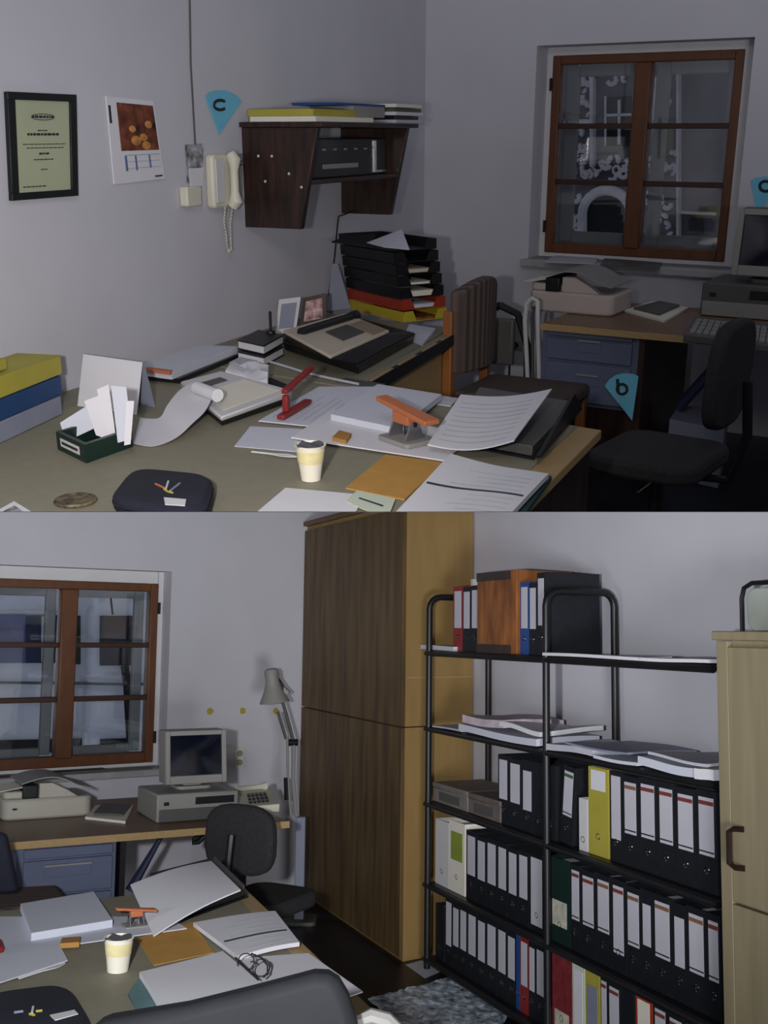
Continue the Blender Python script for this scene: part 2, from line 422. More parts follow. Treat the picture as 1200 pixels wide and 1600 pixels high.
q, mb = wallquad(WL, [(166,150),(240,158),(258,279),(179,288)], .003, .006)
cal = thing(A, 'wall_calendar', 'white wall calendar with a dark food picture hanging askew', 'calendar', WL.P(WL.sz(210, 285)[0], WL.sz(210, 285)[1]), rzL)
part(cal, 'calendar_sheet', mb, m_paper)
part(cal, 'food_photograph', onquad([q[0], q[1], q[2], q[3]], n_, (.19, .96, .06, .62)), m_food)
fr = MB(True)
cx, cy = .62, .44
for k, (sx, sy, r) in enumerate(((.5,.5,.1),(.66,.46,.08),(.7,.56,.09),(.45,.36,.07),(.8,.3,.08))):
    fr.prism([bil(q, sx+r*math.cos(a*math.pi/5), sy+r*.6*math.sin(a*math.pi/5))+n_*.0018 for a in range(10)], n_*.001)
part(cal, 'picture_pattern', fr, mat('food_warm', (190,130,70), .5, .5, 30))
g = MB(True); bars(g, q, n_, [(.24+.012*j, .28+.012*j, .68, .86) for j in (0,)]+[(.44,.47,.68,.86),(.72,.75,.68,.84),(.25,.95,.67,.675),(.25,.95,.75,.753),(.25,.95,.83,.833)])
part(cal, 'date_grid', g, m_bluei)
g = MB(True); bars(g, q, n_, [(.8,.95,.945,.965)]); part(cal, 'lettering', g, m_ink)
g = MB(True); bars(g, q, n_, [(.02,.06,.1,.3)]); part(cal, 'punched_slot', g, m_ink)

# thin cable down the wall
pts = [WL.pt(296, -30, .006), WL.pt(298, 100, .006), WL.pt(305, 226, .006)]
solo(A, 'wall_cable', 'thin grey cable running straight down the wall to the telephone', 'cable', MB(True).tube(pts, .004, 6), m_greyd, WL.P(WL.sz(305,226)[0], WL.sz(305,226)[1]))
q, mb = wallquad(WL, [(290,226),(318,224),(318,284),(293,286)], .003, .003)
o = solo(A, 'postcard', 'black and white picture card stuck on the wall beside the telephone', 'card', mb, m_bw)
q, mb = wallquad(WL, [(296,263),(318,262),(317,290),(298,292)], .007, .003)
solo(A, 'paper_note', 'small white note stuck over the black and white card', 'note', mb, m_paper)
q, mb = wallquad(WL, [(292,292),(315,291),(316,322),(294,323)], .002, .04)
sk = solo(A, 'junction_box', 'cream square telephone junction box left under the wall telephone', 'junction box', mb, m_cream, bev=.006)

# telephone
s0, zb = WL.sz(322, 326); s1, zt = WL.sz(357, 240)
ph = thing(A, 'wall_telephone', 'cream wall telephone with handset and hanging coiled cord', 'telephone', WL.P((s0+s1)/2, zb), rzL)
w = s1-s0; hh = zt-zb
part(ph, 'telephone_body', MB().rbox(-w/2, w/2, -.045, -.001, 0, hh, .02, axis='y'), m_cream, .012)
hs = MB(); k = hh
hx = w*.1
hs.tube([(hx,-.06,.03*k),(hx,-.078,.12*k),(hx,-.074,.3*k),(hx,-.074,.7*k),(hx,-.078,.88*k),(hx,-.06,1.0*k)], [.026,.03,.019,.019,.03,.024], 12)
part(ph, 'handset', hs, m_cream)
kp = MB()
kp.rbox(-w*.44, -w*.1, -.053, -.0455, hh*.1, hh*.92, .008, axis='y')
part(ph, 'cradle_ridge', kp, m_white, .003)
crd = []
pathpx = [(352,322),(350,345),(353,365),(355,385),(358,394),(361,390),(361,375),(360,350),(363,325),(368,300)]
pp = [WL.pt(x, y, .05) for x, y in pathpx]
for i in range(len(pp)-1):
    for t in range(14):
        u_ = t/14; c_ = pp[i].lerp(pp[i+1], u_); a_ = (i*14+t)*2.2
        crd.append(c_+WL.d*.004*math.cos(a_)+WL.n*.004*math.sin(a_))
part(ph, 'handset_cord', MB(True).tube(crd, .0028, 5), m_cream)
q, mb = wallquad(WL, [(356,242),(379,240),(379,318),(358,323)], .002, .03)
pb = solo(A, 'wall_terminal_box', 'grey terminal box on the wall between telephone and dark shelf', 'terminal box', mb, m_grey, bev=.004)
g = MB(True)
for t in (.12, .2): 
    c = sub(q, 0, 1, t, t+.035); g.hexa([p+n_*.0004 for p in c], [p+n_*.004 for p in c])
part(pb, 'ridge', g, m_greyd)

# hanging shelf with two dark side panels
sA_ = WL.sz(381, 300)[0]; zT = WL.sz(381, 199)[1]; zB = WL.sz(383, 355)[1]; sB_ = WL.sz(533, 300)[0]
oT = WL.offat(sA_, 496, zT); oB = WL.offat(sA_, 470, zB)
sh = thing(A, 'wall_shelf', 'dark brown wooden wall shelf with two tapering side panels', 'shelf', WL.P((sA_+sB_)/2, zB), rzL)
for s_ in (sA_, sB_):
    part(sh, 'side_panel', MB(True).prism([WL.P(s_, zT), WL.P(s_, zT, oT), WL.P(s_, zB, oB), WL.P(s_, zB)], WL.d*.035), m_darkwood, .003)
part(sh, 'top_board', MB(True).prism([WL.P(sA_-.02, zT), WL.P(sB_+.08, zT), WL.P(sB_+.08, zT, oT+.03), WL.P(sA_-.02, zT, oT+.03)], (0,0,.022)), m_darkwood, .003)
zM = zT-(zT-zB)*.56
part(sh, 'lower_board', MB(True).prism([WL.P(sA_+.03, zM), WL.P(sB_, zM), WL.P(sB_, zM, oT*.86), WL.P(sA_+.03, zM, oT*.86)], (0,0,.02)), m_darkwood, .003)
g = MB(True)
for (a_, b_) in ((.22,.72),(.4,.72),(.3,.47),(.62,.55),(.78,.42)):
    c_ = WL.P(sA_-.0005, zB+(zT-zB)*b_, oT*a_*1.0); g.tube([c_, c_-WL.d*.003], .006, 8)
part(sh, 'screw_cap', g, m_white, kind='stuff')
# equipment inside
z0_ = zM+.021; hq = (zT-z0_)-.02; wq = (sB_-sA_-.06)
eq = thing(A, 'stereo_receiver', 'black electronic unit with small buttons inside the dark wall shelf', 'receiver', WL.P((sA_+sB_)/2+.017, z0_, 0), rzL)
part(eq, 'receiver_case', MB().box(-wq*.46, wq*.46, -oT*.74, -.02, 0, hq*.86), m_black, .004)
g = MB()
for k in range(6): g.box(-wq*.3+k*wq*.12, -wq*.3+k*wq*.12+.03, -oT*.74-.004, -oT*.74, hq*.6, hq*.64)
g.box(-wq*.3, wq*.1, -oT*.74-.004, -oT*.74, hq*.2, hq*.3)
part(eq, 'control_buttons', g, m_grey)
g = MB(); g.box(wq*.3, wq*.325, -oT*.74-.006, -oT*.74, hq*.05, hq*.8); g.box(wq*.33, wq*.45, -oT*.74-.006, -oT*.74, hq*.05, hq*.1); part(eq, 'chrome_bracket', g, m_chrome)
# folded sheets/books lying on top
zt_ = zT+.023
def shelfitem(name, label, cat, sfr, offr, z, th, m, bev=.001):
    a0, a1 = [sA_+(sB_-sA_)*t for t in sfr]; o0, o1 = [oT*t for t in offr]
    return solo(A, name, label, cat, MB(True).prism([WL.P(a0,z,o0),WL.P(a1,z,o0),WL.P(a1,z,o1),WL.P(a0,z,o1)], (0,0,th)), m, bev=bev)
shelfitem('folder', 'beige folder lying lowest under the yellow folder on the wall shelf', 'folder', (.0,.6), (.12,.98), zt_, .022, m_paper3)
shelfitem('folder', 'yellow folder lying on the dark wall shelf, end nearer the telephone', 'folder', (.0,.42), (.1,.95), zt_+.0225, .03, m_yellow)
shelfitem('notebook', 'blue notebook lying slightly raised on the folders on the wall shelf', 'notebook', (.44,.8), (.3,.9), zt_+.0235, .05, m_grey)
shelfitem('notebook', 'thin dark blue notebook on top of the grey stack on the wall shelf', 'notebook', (.3,.85), (.25,.85), zt_+.074, .012, m_bluebind)
for k in range(5):
    shelfitem('magazine', 'magazine in the untidy pile on the wall shelf, end nearer the room corner', 'magazine', (.9+.02*(k%2),1.28-.02*((k*2)%3)), (.3+.04*(k%3),.95-.05*(k%2)), zt_+.019*k, .017, (m_print, m_black, m_paper, m_greyd, m_paper3)[k]).__setitem__('group', 'magazines piled on the wall shelf')
# cable below the shelf
pts = [WL.P(sB_+.05, zB+.03, .1), WL.pt(538,335,.05), WL.pt(529,338,.02), WL.pt(527,355,.01), WL.pt(523,400,.01), WL.pt(517,440,.01), WL.pt(513,462,.01)]
solo(A, 'shelf_cable', 'thin black cable hanging down the wall from the dark shelf', 'cable', MB(True).tube(pts, .004, 6), m_black)

# blue pointers
def letter(W, q, ch, L):
    pass
def pointer(room, W, px, label, strokes, off=.004, name='paper_pointer'):
    pts = [W.pt(x, y, off) for x, y in px]
    o = solo(room, name, label, 'pointer', MB(True).prism(pts, W.n*.003), m_cyan, group='light blue wedge pointers')
    mb = MB(True)
    for st, r in strokes:
        mb.tube([W.pt(x, y, off+.004) for x, y in st], r, 8)
    part(o, 'letter', mb, m_ink); return o
def arc(cx, cy, rx, ry, a0, a1, n=14): return [(cx+rx*math.cos(math.radians(a0+(a1-a0)*k/n)), cy-ry*math.sin(math.radians(a0+(a1-a0)*k/n))) for k in range(n+1)]
pointer(A, WL, [(320,150),(327,144),(337,141),(350,141),(362,145),(371,151),(377,158),(342,210)], 'light blue paper wedge lettered C above the wall telephone',
        [(arc(344,164,10,7.5,50,310), .0065)])
pointer(A, WR, [(1173,282),(1182,277),(1196,276),(1210,276),(1222,280),(1184,338)], 'light blue paper wedge cut by the picture edge above the monitor',
        [(arc(1196,291,9,8,0,360), .008), ([(1205,283),(1206,300)], .008)])

# --- desks
K = A.at(940, 672, DZ); Kb = A.at(400, 583, DZ); db = (Kb-K).normalized()
de = vA
def lint(p, d, q, e):
    """crossing of two level lines"""
    c = d.x*e.y-d.y*e.x; t = ((q.x-p.x)*e.y-(q.y-p.y)*e.x)/c; return p+d*t
g_ = .01
Wc = WL.P(0, DZ, .01); X1 = lint(K, db, Wc, vA)
TW = .085
Kin = K+db*TW
main = thing(A, 'main_desk', 'large khaki topped desk with pale wood edge, covered with papers', 'desk', A.at(600, 720, 0))
part(main, 'desk_top', MB(True).prism([Kin, X1, X1-vA*3.6, Kin-vA*3.0], (0,0,-.028)), m_desk)
part(main, 'wood_edging', MB(True).prism([K, Kin, Kin-vA*3.0, K-vA*3.0], (0,0,-.03)), m_deskwood, .003)
c0 = K+db*.03-vA*.02-up(.03)
part(main, 'side_panel', MB(True).prism([c0, c0+db*.03, c0+db*.03-vA*2.6, c0-vA*2.6], (0,0,-.69)), m_darkwood)
part(main, 'modesty_panel', MB(True).prism([c0+db*.04, c0+db*1.2, c0+db*1.2-vA*.03, c0+db*.04-vA*.03], (0,0,-.55)), m_darkwood)
# return desk along the wall
r1 = A.at(556, 606, DZ); r2 = A.at(684, 533, DZ); dr = (r2-r1).normalized()
r1b = lint(K, db, r1, dr)+dr*.02; r3 = r1b+dr*1.36; ang = -vA
X2 = X1+vA*.02; nW = WL.n
r4 = lint(r3, db, Wc, vA)
ret = thing(A, 'typewriter_desk', 'khaki side desk along the wall carrying the typewriter and letter trays', 'desk', (r1b+r3)*.5-up(DZ))
part(ret, 'desk_top', MB(True).prism([r1b, X2, r4, r3], (0,0,-.028)), m_desk)
part(ret, 'edge_strip', MB(True).prism([r1b+nW*.002, r3+nW*.002, r3+nW*.022, r1b+nW*.022], (0,0,-.05)), m_black)
g = MB(True)
for a_, b_ in ((.1,.28),(.34,.5),(.57,.72),(.78,.95)):
    p_, q_ = r1b.lerp(r3, a_), r1b.lerp(r3, b_); g.prism([p_+nW*.004+up(.0005), q_+nW*.004+up(.0005), q_+nW*.018+up(.0005), p_+nW*.018+up(.0005)], (0,0,.002))
part(ret, 'edge_inlay', g, m_deskwood)
part(ret, 'front_panel', MB(True).prism([r1b-nW*.05, r3-nW*.05, r3-nW*.03, r1b-nW*.03], (0,0,-.74)).add([], []), m_deskwood)
# back desk by the right wall
b1 = A.at(845, 505, DZ); b2 = A.at(1200, 543, DZ); ub = uA.copy(); nb = V((-ub.y, ub.x, 0))
if nb.dot(WR.n) > 0: nb = -nb
Lb = 2.6; Db = .9
bd = thing(A, 'computer_table', 'brown topped table by the window carrying scanner and computer', 'table', b1+ub*1.2+nb*.4-up(DZ))
part(bd, 'table_top', MB(True).prism([b1, b1+ub*Lb, b1+ub*Lb+nb*Db, b1+nb*Db], (0,0,-.03)), mat('brown_laminate', (120,92,70), .4, .1, 9), .002)
part(bd, 'front_edge', MB(True).prism([b1-nb*.004+up(.0), b1+ub*Lb-nb*.004, b1+ub*Lb-nb*.0005, b1-nb*.0005], (0,0,-.032)), m_deskwood)
# the table's side panel right of the drawers
sp0 = above(A, 1000, 530, b1); 
def fpt(px, off=0):   # point of the table front plane at picture column px
    w = Wall(A, b1-nb*off, ub); return w.pt(px, 520)
def fz(px, py, off=0):
    w = Wall(A, b1-nb*off, ub); return w.pt(px, py)
p_ = fpt(1000, -.04); p_.z = 0
part(bd, 'leg', MB(True).prism([p_, p_+ub*.03, p_+ub*.03+nb*.8, p_+nb*.8], (0,0,DZ-.03)), m_darkwood)
p_ = b1+ub*(Lb-.06)+nb*.04; p_.z = 0
part(bd, 'leg', MB(True).prism([p_, p_+ub*.03, p_+ub*.03+nb*.8, p_+nb*.8], (0,0,DZ-.03)), m_darkwood)
# drawer unit
zc = fz(920, 640).z
dc0 = fpt(846, -.03); dc1 = fpt(998, -.03); zt2 = DZ-.034
dc = thing(A, 'drawer_cabinet', 'slate blue metal drawer unit standing under the computer table', 'cabinet', V((dc0.x, dc0.y, max(zc, .03)))+ub*.2)
a0 = V((dc0.x, dc0.y, max(zc,.03))); wd = (dc1-dc0).length; hd = zt2-a0.z
part(dc, 'cabinet_body', MB(True).prism([a0+nb*.02, a0+ub*wd+nb*.02, a0+ub*wd+nb*.6, a0+nb*.6], (0,0,hd)), m_drawer, .003)
for k, (t0, t1) in enumerate(((.93,.995),(.62,.9),(.06,.58))):
    d_ = part(dc, 'drawer', MB(True).prism([a0+ub*.03+up(hd*t0), a0+ub*(wd-.03)+up(hd*t0), a0+ub*(wd-.03)+nb*.018+up(hd*t0), a0+ub*.03+nb*.018+up(hd*t0)], (0,0,hd*(t1-t0))), m_drawer, .004)
    if k:
        h0 = a0+ub*wd*.4+up(hd*(t0+(t1-t0)*.45)); h1 = h0+ub*wd*.23; hh_ = hd*.14
        part(d_, 'recessed_handle', MB(True).prism([h0-nb*.004, h1-nb*.004, h1-nb*.001, h0-nb*.001], (0,0,hh_*.9)), m_drawer, .002)
        part(d_, 'handle_lip', MB(True).prism([h0-nb*.014+up(hh_), h1-nb*.014+up(hh_), h1-nb*.001+up(hh_), h0-nb*.001+up(hh_)], (0,0,.008)), m_grey)
pl = MB(True).prism([a0+nb*.02-up(a0.z-.0), a0+ub*wd+nb*.02-up(a0.z), a0+ub*wd+nb*.6-up(a0.z), a0+nb*.6-up(a0.z)], (0,0,a0.z-.004))
part(dc, 'plinth', pl, m_darkwood)

# blue pointer lettered b on the drawers
Wd = Wall(A, dc0-nb*.016, ub)
pointer(A, Wd, [(945,603),(952,593),(962,586),(975,583),(990,584),(998,588),(988,657)], 'light blue paper wedge lettered b on the drawer unit',
        [([(965,592),(966,612)], .008), (arc(972,608,8,8,0,360), .007)], off=.002)
# ---------- shared desk objects, built around a local origin ----------
def patch(room, name, label, cat, c4, th, m, n=8, bend=None, group=None, lines=0):
    """curved sheet from four (px,py,z) corners"""
    q = [room.at(*c) for c in c4]
    fn = lambda s, t: bil(q, s, t)+(up(bend(s, t)) if bend else V((0,0,0)))
    o = solo(room, name, label, cat, MB(True).grid(fn, n, n, (0,0,th)), m, group=group)
    if lines:
        t_ = MB(True)
        for k in range(lines):
            t0 = .1+.8*k/lines
            for j in range(10):
                a = .08+.08*j; c = [fn(a,t0)+up(.0008), fn(a+.075,t0)+up(.0008), fn(a+.075,t0+.13/lines)+up(.0008), fn(a,t0+.13/lines)+up(.0008)]
                t_.hexa(c, [p+up(.0003) for p in c])
        part(o, 'printed_text', t_, m_print)
    return o
def ang(p, q): return math.atan2(q.y-p.y, q.x-p.x)

def make_cup(room, base_px, top_px, rb, rt, label, z):
    p = room.at(*base_px, z); h = above(room, *top_px, p).z-z; k = mpp(p); rb *= k; rt *= k
    o = thing(room, 'plastic_cup', label, 'cup', p)
    n = [(rb*.2,.001),(rb,0.0),(rb*1.02,.004)]+[(rb+(rt-rb)*t, h*t) for t in (.2,.4,.6,.8,.96)]+[(rt*1.08,h*.97),(rt*1.08,h),(rt*.98,h)]+[(rb*.95+(rt-rb)*t, h*t) for t in (.9,.7)]+[(.001,h*.7)]
    part(o, 'cup_body', MB().lathe(n), m_cup)
    part(o, 'printed_band', MB().lathe([(rb+(rt-rb)*.5+.0002,h*.5),(rb+(rt-rb)*.5+.0012,h*.5),(rb+(rt-rb)*.86+.0012,h*.86),(rb+(rt-rb)*.86+.0002,h*.86)]), m_cupyel)
    lidm = MB().grid(lambda s, t: (((s-.5)*1.7*rt), ((t-.5)*1.7*rt), h*.985+.003*math.sin(9*s+7*t)), 6, 6, (0,0,.0008))
    part(o, 'foil_lid', lidm, m_steel); return o
def make_spoon(room, a, b, label, z):
    p0 = room.at(*a, z+.004); p1 = room.at(*b, z+.004); mb = MB(True)
    L_ = (p1-p0); sd = L_.normalized().cross(V((0,0,1))); pts = []; W_ = [.004,.004,.004,.0045,.005,.008,.012,.013,.009,.002]
    for i, w_ in enumerate(W_): pts.append((p0+L_*(i/9), w_))
    mb.grid(lambda s, t: pts[round(s*9)][0]+sd*pts[round(s*9)][1]*(2*t-1)+up(.002*abs(2*t-1)), 9, 4, (0,0,.0025))
    return solo(room, 'plastic_spoon', label, 'spoon', mb, m_white)
def make_pouch(room, px, z, h, label, logo, tagq):
    q = [room.at(x, y, z) for x, y in px]
    pts = []
    for i in range(4):
        a, b, c = q[i-1], q[i], q[(i+1) % 4]; r = .28
        for t in range(6):
            u_ = t/5; p1 = b.lerp(a, r*(1-u_)); p2 = b.lerp(c, r*u_); pts.append(p1.lerp(p2, u_))
    mb = MB(True); c_ = sum(pts, V((0,0,0)))/len(pts); rings = []
    for zz, sc_ in ((0,.95),(.25*h,1.0),(.75*h,1.0),(h,.9)): rings.append([c_+(p-c_)*sc_+up(zz) for p in pts])
    n = len(pts); vs = [p for r_ in rings for p in r_]; fs = [tuple(range(n))[::-1], tuple(3*n+j for j in range(n))]
    for i in range(3): fs += [(i*n+j, i*n+(j+1) % n, (i+1)*n+(j+1) % n, (i+1)*n+j) for j in range(n)]
    mb.add(vs, fs)
    o = thing(room, 'zip_pouch', label, 'case', c_); part(o, 'pouch_body', mb, m_navy, .004)
    part(o, 'zip', MB(True).tube([c_+(p-c_)*1.003+up(h*.5) for p in pts], .0022, 6, True), m_black)
    for st, m in logo:
        part(o, 'logo_mark', MB(True).tube([room.at(x, y, z+h+.002) for x, y in st], .0028, 6), m)
    t_ = [room.at(x, y, z+h+.0008) for x, y in tagq]; part(o, 'name_tag', MB(True).hexa(t_, [p+up(.002) for p in t_]), m_white)
    return o
def make_punch(room, p, rz, k, label, arm=m_orange):
    """hole punch: grey base, steel body and orange lever; x is the lever direction"""
    o = thing(room, 'hole_punch', label, 'hole punch', p, rz)
    part(o, 'base_tray', MB().rbox(-.06*k, .06*k, -.045*k, .055*k, 0, .012*k, .012*k), m_grey, .002)
    g = MB()
    for s_ in (-1, 1): g.prism([(s_*.03*k,-.03*k,.012*k),(s_*.03*k,.03*k,.012*k),(s_*.03*k,.012*k,.055*k),(s_*.03*k,-.012*k,.055*k)], (s_*.006*k,0,0))
    part(o, 'side_cheek', g, m_steel); part(o, 'pivot', MB().tube([(-.038*k,0,.05*k),(.038*k,0,.05*k)], .006*k, 10), m_black)
    for s_ in (-1, 1): part(o, 'punch_pin', MB().tube([(s_*.018*k,.01*k,.012*k),(s_*.018*k,.01*k,.05*k)], .005*k, 8), m_chrome)
    part(o, 'lever', MB().prism([(-.1*k,-.018*k,.088*k),(.1*k,-.024*k,.062*k),(.1*k,.024*k,.062*k),(-.1*k,.018*k,.088*k)], (0,0,.012*k)).prism([(-.03*k,-.02*k,.048*k),(.03*k,-.02*k,.048*k),(.03*k,.02*k,.048*k),(-.03*k,.02*k,.048*k)], (0,0,.03*k)), arm, .003)
    return o
def make_computer(room, p, rz, k, label, mlabel, mon=(0,0), light=False, tilt=-.12, kd=1.0):
    """desktop case with the monitor as a thing of its own on top"""
    ca = thing(room, 'desktop_computer', label, 'computer', p, rz)
    W_, D_, H_ = .5*k, .42*k*kd, .16*k; mcase = m_grey if light else m_greyd
    part(ca, 'computer_case', MB().box(-W_/2, W_/2, -D_/2, D_/2, 0, H_), mcase, .008)
    part(ca, 'front_bezel', MB().box(-W_/2+.01, W_/2-.01, -D_/2-.012, -D_/2-.0005, H_*.02, H_*.46), m_grey if not light else m_greyd, .004)
    part(ca, 'drive_bay', MB().box(-W_*.04, W_*.44, -D_/2-.006, -D_/2-.0005, H_*.58, H_*.84), m_black, .002)
    part(ca, 'power_button', MB().box(-W_*.42, -W_*.36, -D_/2-.008, -D_/2-.0005, H_*.6, H_*.72), m_black, .001)
    L = frame(p, rz); pm = L @ V((mon[0], mon[1], H_+.001))
    mo = thing(room, 'crt_monitor', mlabel, 'monitor', pm, rz)
    w_, h_ = .19*k, .31*k; z0 = .035*k
    part(mo, 'stand', MB().rbox(-.11*k, .11*k, -.11*k, .09*k, 0, .018*k, .04*k).rbox(-.06*k, .06*k, -.06*k, .05*k, .018*k, z0, .02*k), mcase)
    ty = lambda y, z: y+(z-z0)*(-tilt)
    def tb(x0,x1,y0,y1,za,zb): return [(x0,ty(y0,za),za),(x1,ty(y0,za),za),(x1,ty(y1,za),za),(x0,ty(y1,za),za)], [(x0,ty(y0,zb),zb),(x1,ty(y0,zb),zb),(x1,ty(y1,zb),zb),(x0,ty(y1,zb),zb)]
    part(mo, 'monitor_housing', MB().hexa(*tb(-w_, w_, -.12*k, .02*k, z0, z0+h_)).hexa(*tb(-w_*.75, w_*.75, .021*k, .17*k*kd, z0+.03*k, z0+h_*.82)), m_grey if light else m_greyd, .008)
    bz = MB(); e = .028*k
    for a in (tb(-w_, -w_+e, -.135*k, -.1205*k, z0, z0+h_), tb(w_-e, w_, -.135*k, -.1205*k, z0, z0+h_), tb(-w_+e, w_-e, -.135*k, -.1205*k, z0+h_-e, z0+h_), tb(-w_+e, w_-e, -.135*k, -.1205*k, z0, z0+e*1.7)): bz.hexa(*a)
    part(mo, 'bezel', bz, m_grey, .003)
    part(mo, 'screen', MB().grid(lambda s, t: (-w_+e+(2*w_-2*e)*s, ty(-.121*k, z0+e*1.7+(h_-e*2.7)*t)-.008*k*(1-(2*s-1)**2)*(1-(2*t-1)**2), z0+e*1.7+(h_-e*2.7)*t), 8, 8, (0,-.004,0)), m_screen)
    return ca, mo
def make_fax(room, p, rz, k, label, body=None):
    body = body or m_fax
    o = thing(room, 'document_scanner', label, 'scanner', p, rz)
    part(o, 'lower_housing', MB().rbox(-.24*k, .24*k, -.16*k, .2*k, 0, .11*k, .05*k), body, .012)
    part(o, 'left_shoulder', MB().rbox(-.235*k, -.05*k, -.14*k, .18*k, .1105*k, .15*k, .03*k), body, .008)
    part(o, 'feed_slot', MB().box(-.14*k, -.06*k, -.165*k, .1*k, .112*k, .185*k), m_black, .006)
    part(o, 'front_fairing', MB().prism([(-.05*k,-.15*k,.1105*k),(.16*k,-.15*k,.1105*k),(.1*k,-.15*k,.15*k),(.02*k,-.15*k,.19*k),(-.05*k,-.15*k,.19*k)], (0,.06*k,0)), body, .004)
    part(o, 'curved_cover', MB().grid(lambda s, t: (-.15*k+.38*k*s, -.17*k+.36*k*t, .195*k+.03*k*math.sin(math.pi*min(1,s*1.25))-.1*k*max(0,s-.5)**1.3), 14, 6, (0,0,.006*k)), m_grey)
    part(o, 'badge', MB().rbox(-.19*k, -.165*k, -.163*k, -.1602*k, .055*k, .066*k, .004*k, axis='y'), m_black)
    part(o, 'paper_sheet', MB().grid(lambda s, t: (-.27*k+.2*k*s, -.15*k+.25*k*t, .155*k+.03*k*s), 4, 4, (0,0,.003)), m_paper3)
    return o
def make_office_chair(room, p, rz, label, seatz=.48, backh=.5, fab=None, w=.46, bw=.4, lean=.1, by=.25):
    """swivel chair: origin on the floor, faces -y"""
    fab = fab or m_orgfab
    o = thing(room, 'office_chair', label, 'chair', p, rz)
    part(o, 'seat', MB().rbox(-w/2, w/2, -.22, .22, seatz-.07, seatz, .1), fab, .02)
    def bk(s, t):
        x = (s-.5)*bw*(1-.14*(2*t-1)**2*1.2); z = seatz+.12+backh*t; r = .5-abs(s-.5)
        return (x, .25+lean*t-.03*(1-(2*s-1)**2)+.02, z)
    pts = []; g = MB()
    P_ = []
    for k in range(28):
        a = 2*math.pi*k/28; ca, sa = math.cos(a), math.sin(a); e = 2/3.2
        x = (abs(ca)**e)*(1 if ca > 0 else -1)*bw/2; z = seatz+.12+backh/2+(abs(sa)**e)*(1 if sa > 0 else -1)*backh/2
        P_.append((x, by+lean*(z-seatz-.12)/backh, z))
    g.prism(P_, (0, .06, 0)); part(o, 'backrest', g, fab, .018)
    part(o, 'back_bar', MB().tube([(0,.1,seatz-.09),(0,by+.08,seatz-.08),(0,by+.13,seatz+.1),(0,by+.1+lean*.5,seatz+.3)], .018, 8), m_black)
    part(o, 'gas_lift', MB().tube([(0,0,.1),(0,0,seatz-.071)], [.03,.022], 12), m_black)
    part(o, 'tilt_lever', MB().tube([(.05,.02,seatz-.1),(.24,.02,seatz-.11)], .007, 6), m_chrome)
    for k in range(5):
        a = k*2*math.pi/5+.3; l_ = part(o, 'base_leg', MB().tube([(0,0,.11),(.28*math.cos(a),.28*math.sin(a),.075)], [.028,.016], 8), m_black)
        part(l_, 'caster', MB().tube([(.28*math.cos(a)-.02*math.sin(a),.28*math.sin(a)+.02*math.cos(a),.03),(.28*math.cos(a)+.02*math.sin(a),.28*math.sin(a)-.02*math.cos(a),.03)], .03, 12), m_black)
    return o
def make_outlet(room, W, px, py, label, sc_=1.0, m=None):
    s_, z = W.sz(px, py)
    o = thing(room, 'wall_socket', label, 'socket', W.P(s_, z-.04*sc_), W.rz)
    w_ = .045*sc_
    part(o, 'cover_plate', MB().rbox(-w_, w_, -.012, -.001, 0, .17*sc_, .006, axis='y'), m or m_cream, .002)
    for zz in (.045, .125): part(o, 'socket_well', MB().tube([(0,-.0165,zz*sc_),(0,-.0125,zz*sc_)], .028*sc_, 16), m_grey)
    return o

# ---------- upper view: things on the walls side and desks ----------
Z = DZ+.0015
def Q(*pts): return [A.at(x, y, z) for x, y, z in pts]
# three box files at the wall end
p0 = A.at(-60, 722, DZ); p1 = A.at(98, 648, DZ); dd = V((-(p1-p0).y, (p1-p0).x, 0)).normalized()*.3
if dd.x > 0: dd = -dd
dd = dd*.55
for k, (m, nm) in enumerate(((m_greyblue, 'grey'), (m_blue, 'blue'), (m_yellow, 'yellow'))):
    z0 = Z+.067*k; e = (p1-p0).normalized()*(.012*k)
    a_, b_ = p0+up(z0-DZ), p1+e+up(z0-DZ)
    solo(A, 'box_file', nm+' box file in the stack of three against the wall, '+('lowest', 'middle', 'topmost')[k], 'box file',
         MB(True).hexa([a_, b_, b_+dd, a_+dd], [p+up(.064) for p in (a_, b_, b_+dd, a_+dd)]), m, bev=.003)
a_ = A.at(-40, 600, Z+.24); b_ = A.at(30, 562, Z+.24)
a_ = p0.lerp(p1, .1)+dd*.2+up(.204); b_ = p0.lerp(p1, .58)+dd*.2+up(.204)
solo(A, 'folder', 'small yellow folder lying on top of the stacked box files', 'folder', MB(True).hexa([a_, b_, b_+dd*.6, a_+dd*.6], [p+up(.035) for p in (a_, b_, b_+dd*.6, a_+dd*.6)]), m_yellow, bev=.003)

# folder stack by the wall
sheet(A, 'ring_binder', 'thin black binder under the white stack on the desk against the wall', 'binder', [(224,586),(280,592),(384,549),(326,547)], Z, .018, m_black)
o = sheet(A, 'paper_stack', 'white stack of paper with an orange edged sheet, on the desk against the wall', 'paper stack', [(210,573),(268,581),(371,541),(312,539)], Z+.0185, .03, m_paper2)
g = [A.at(x, y, Z+.052) for x, y in ((224,575),(266,581),(270,578),(230,573))]; part(o, 'orange_strip', MB(True).hexa(g, [p+up(-.012)-V((0,.002,0)) for p in g]), m_orange)
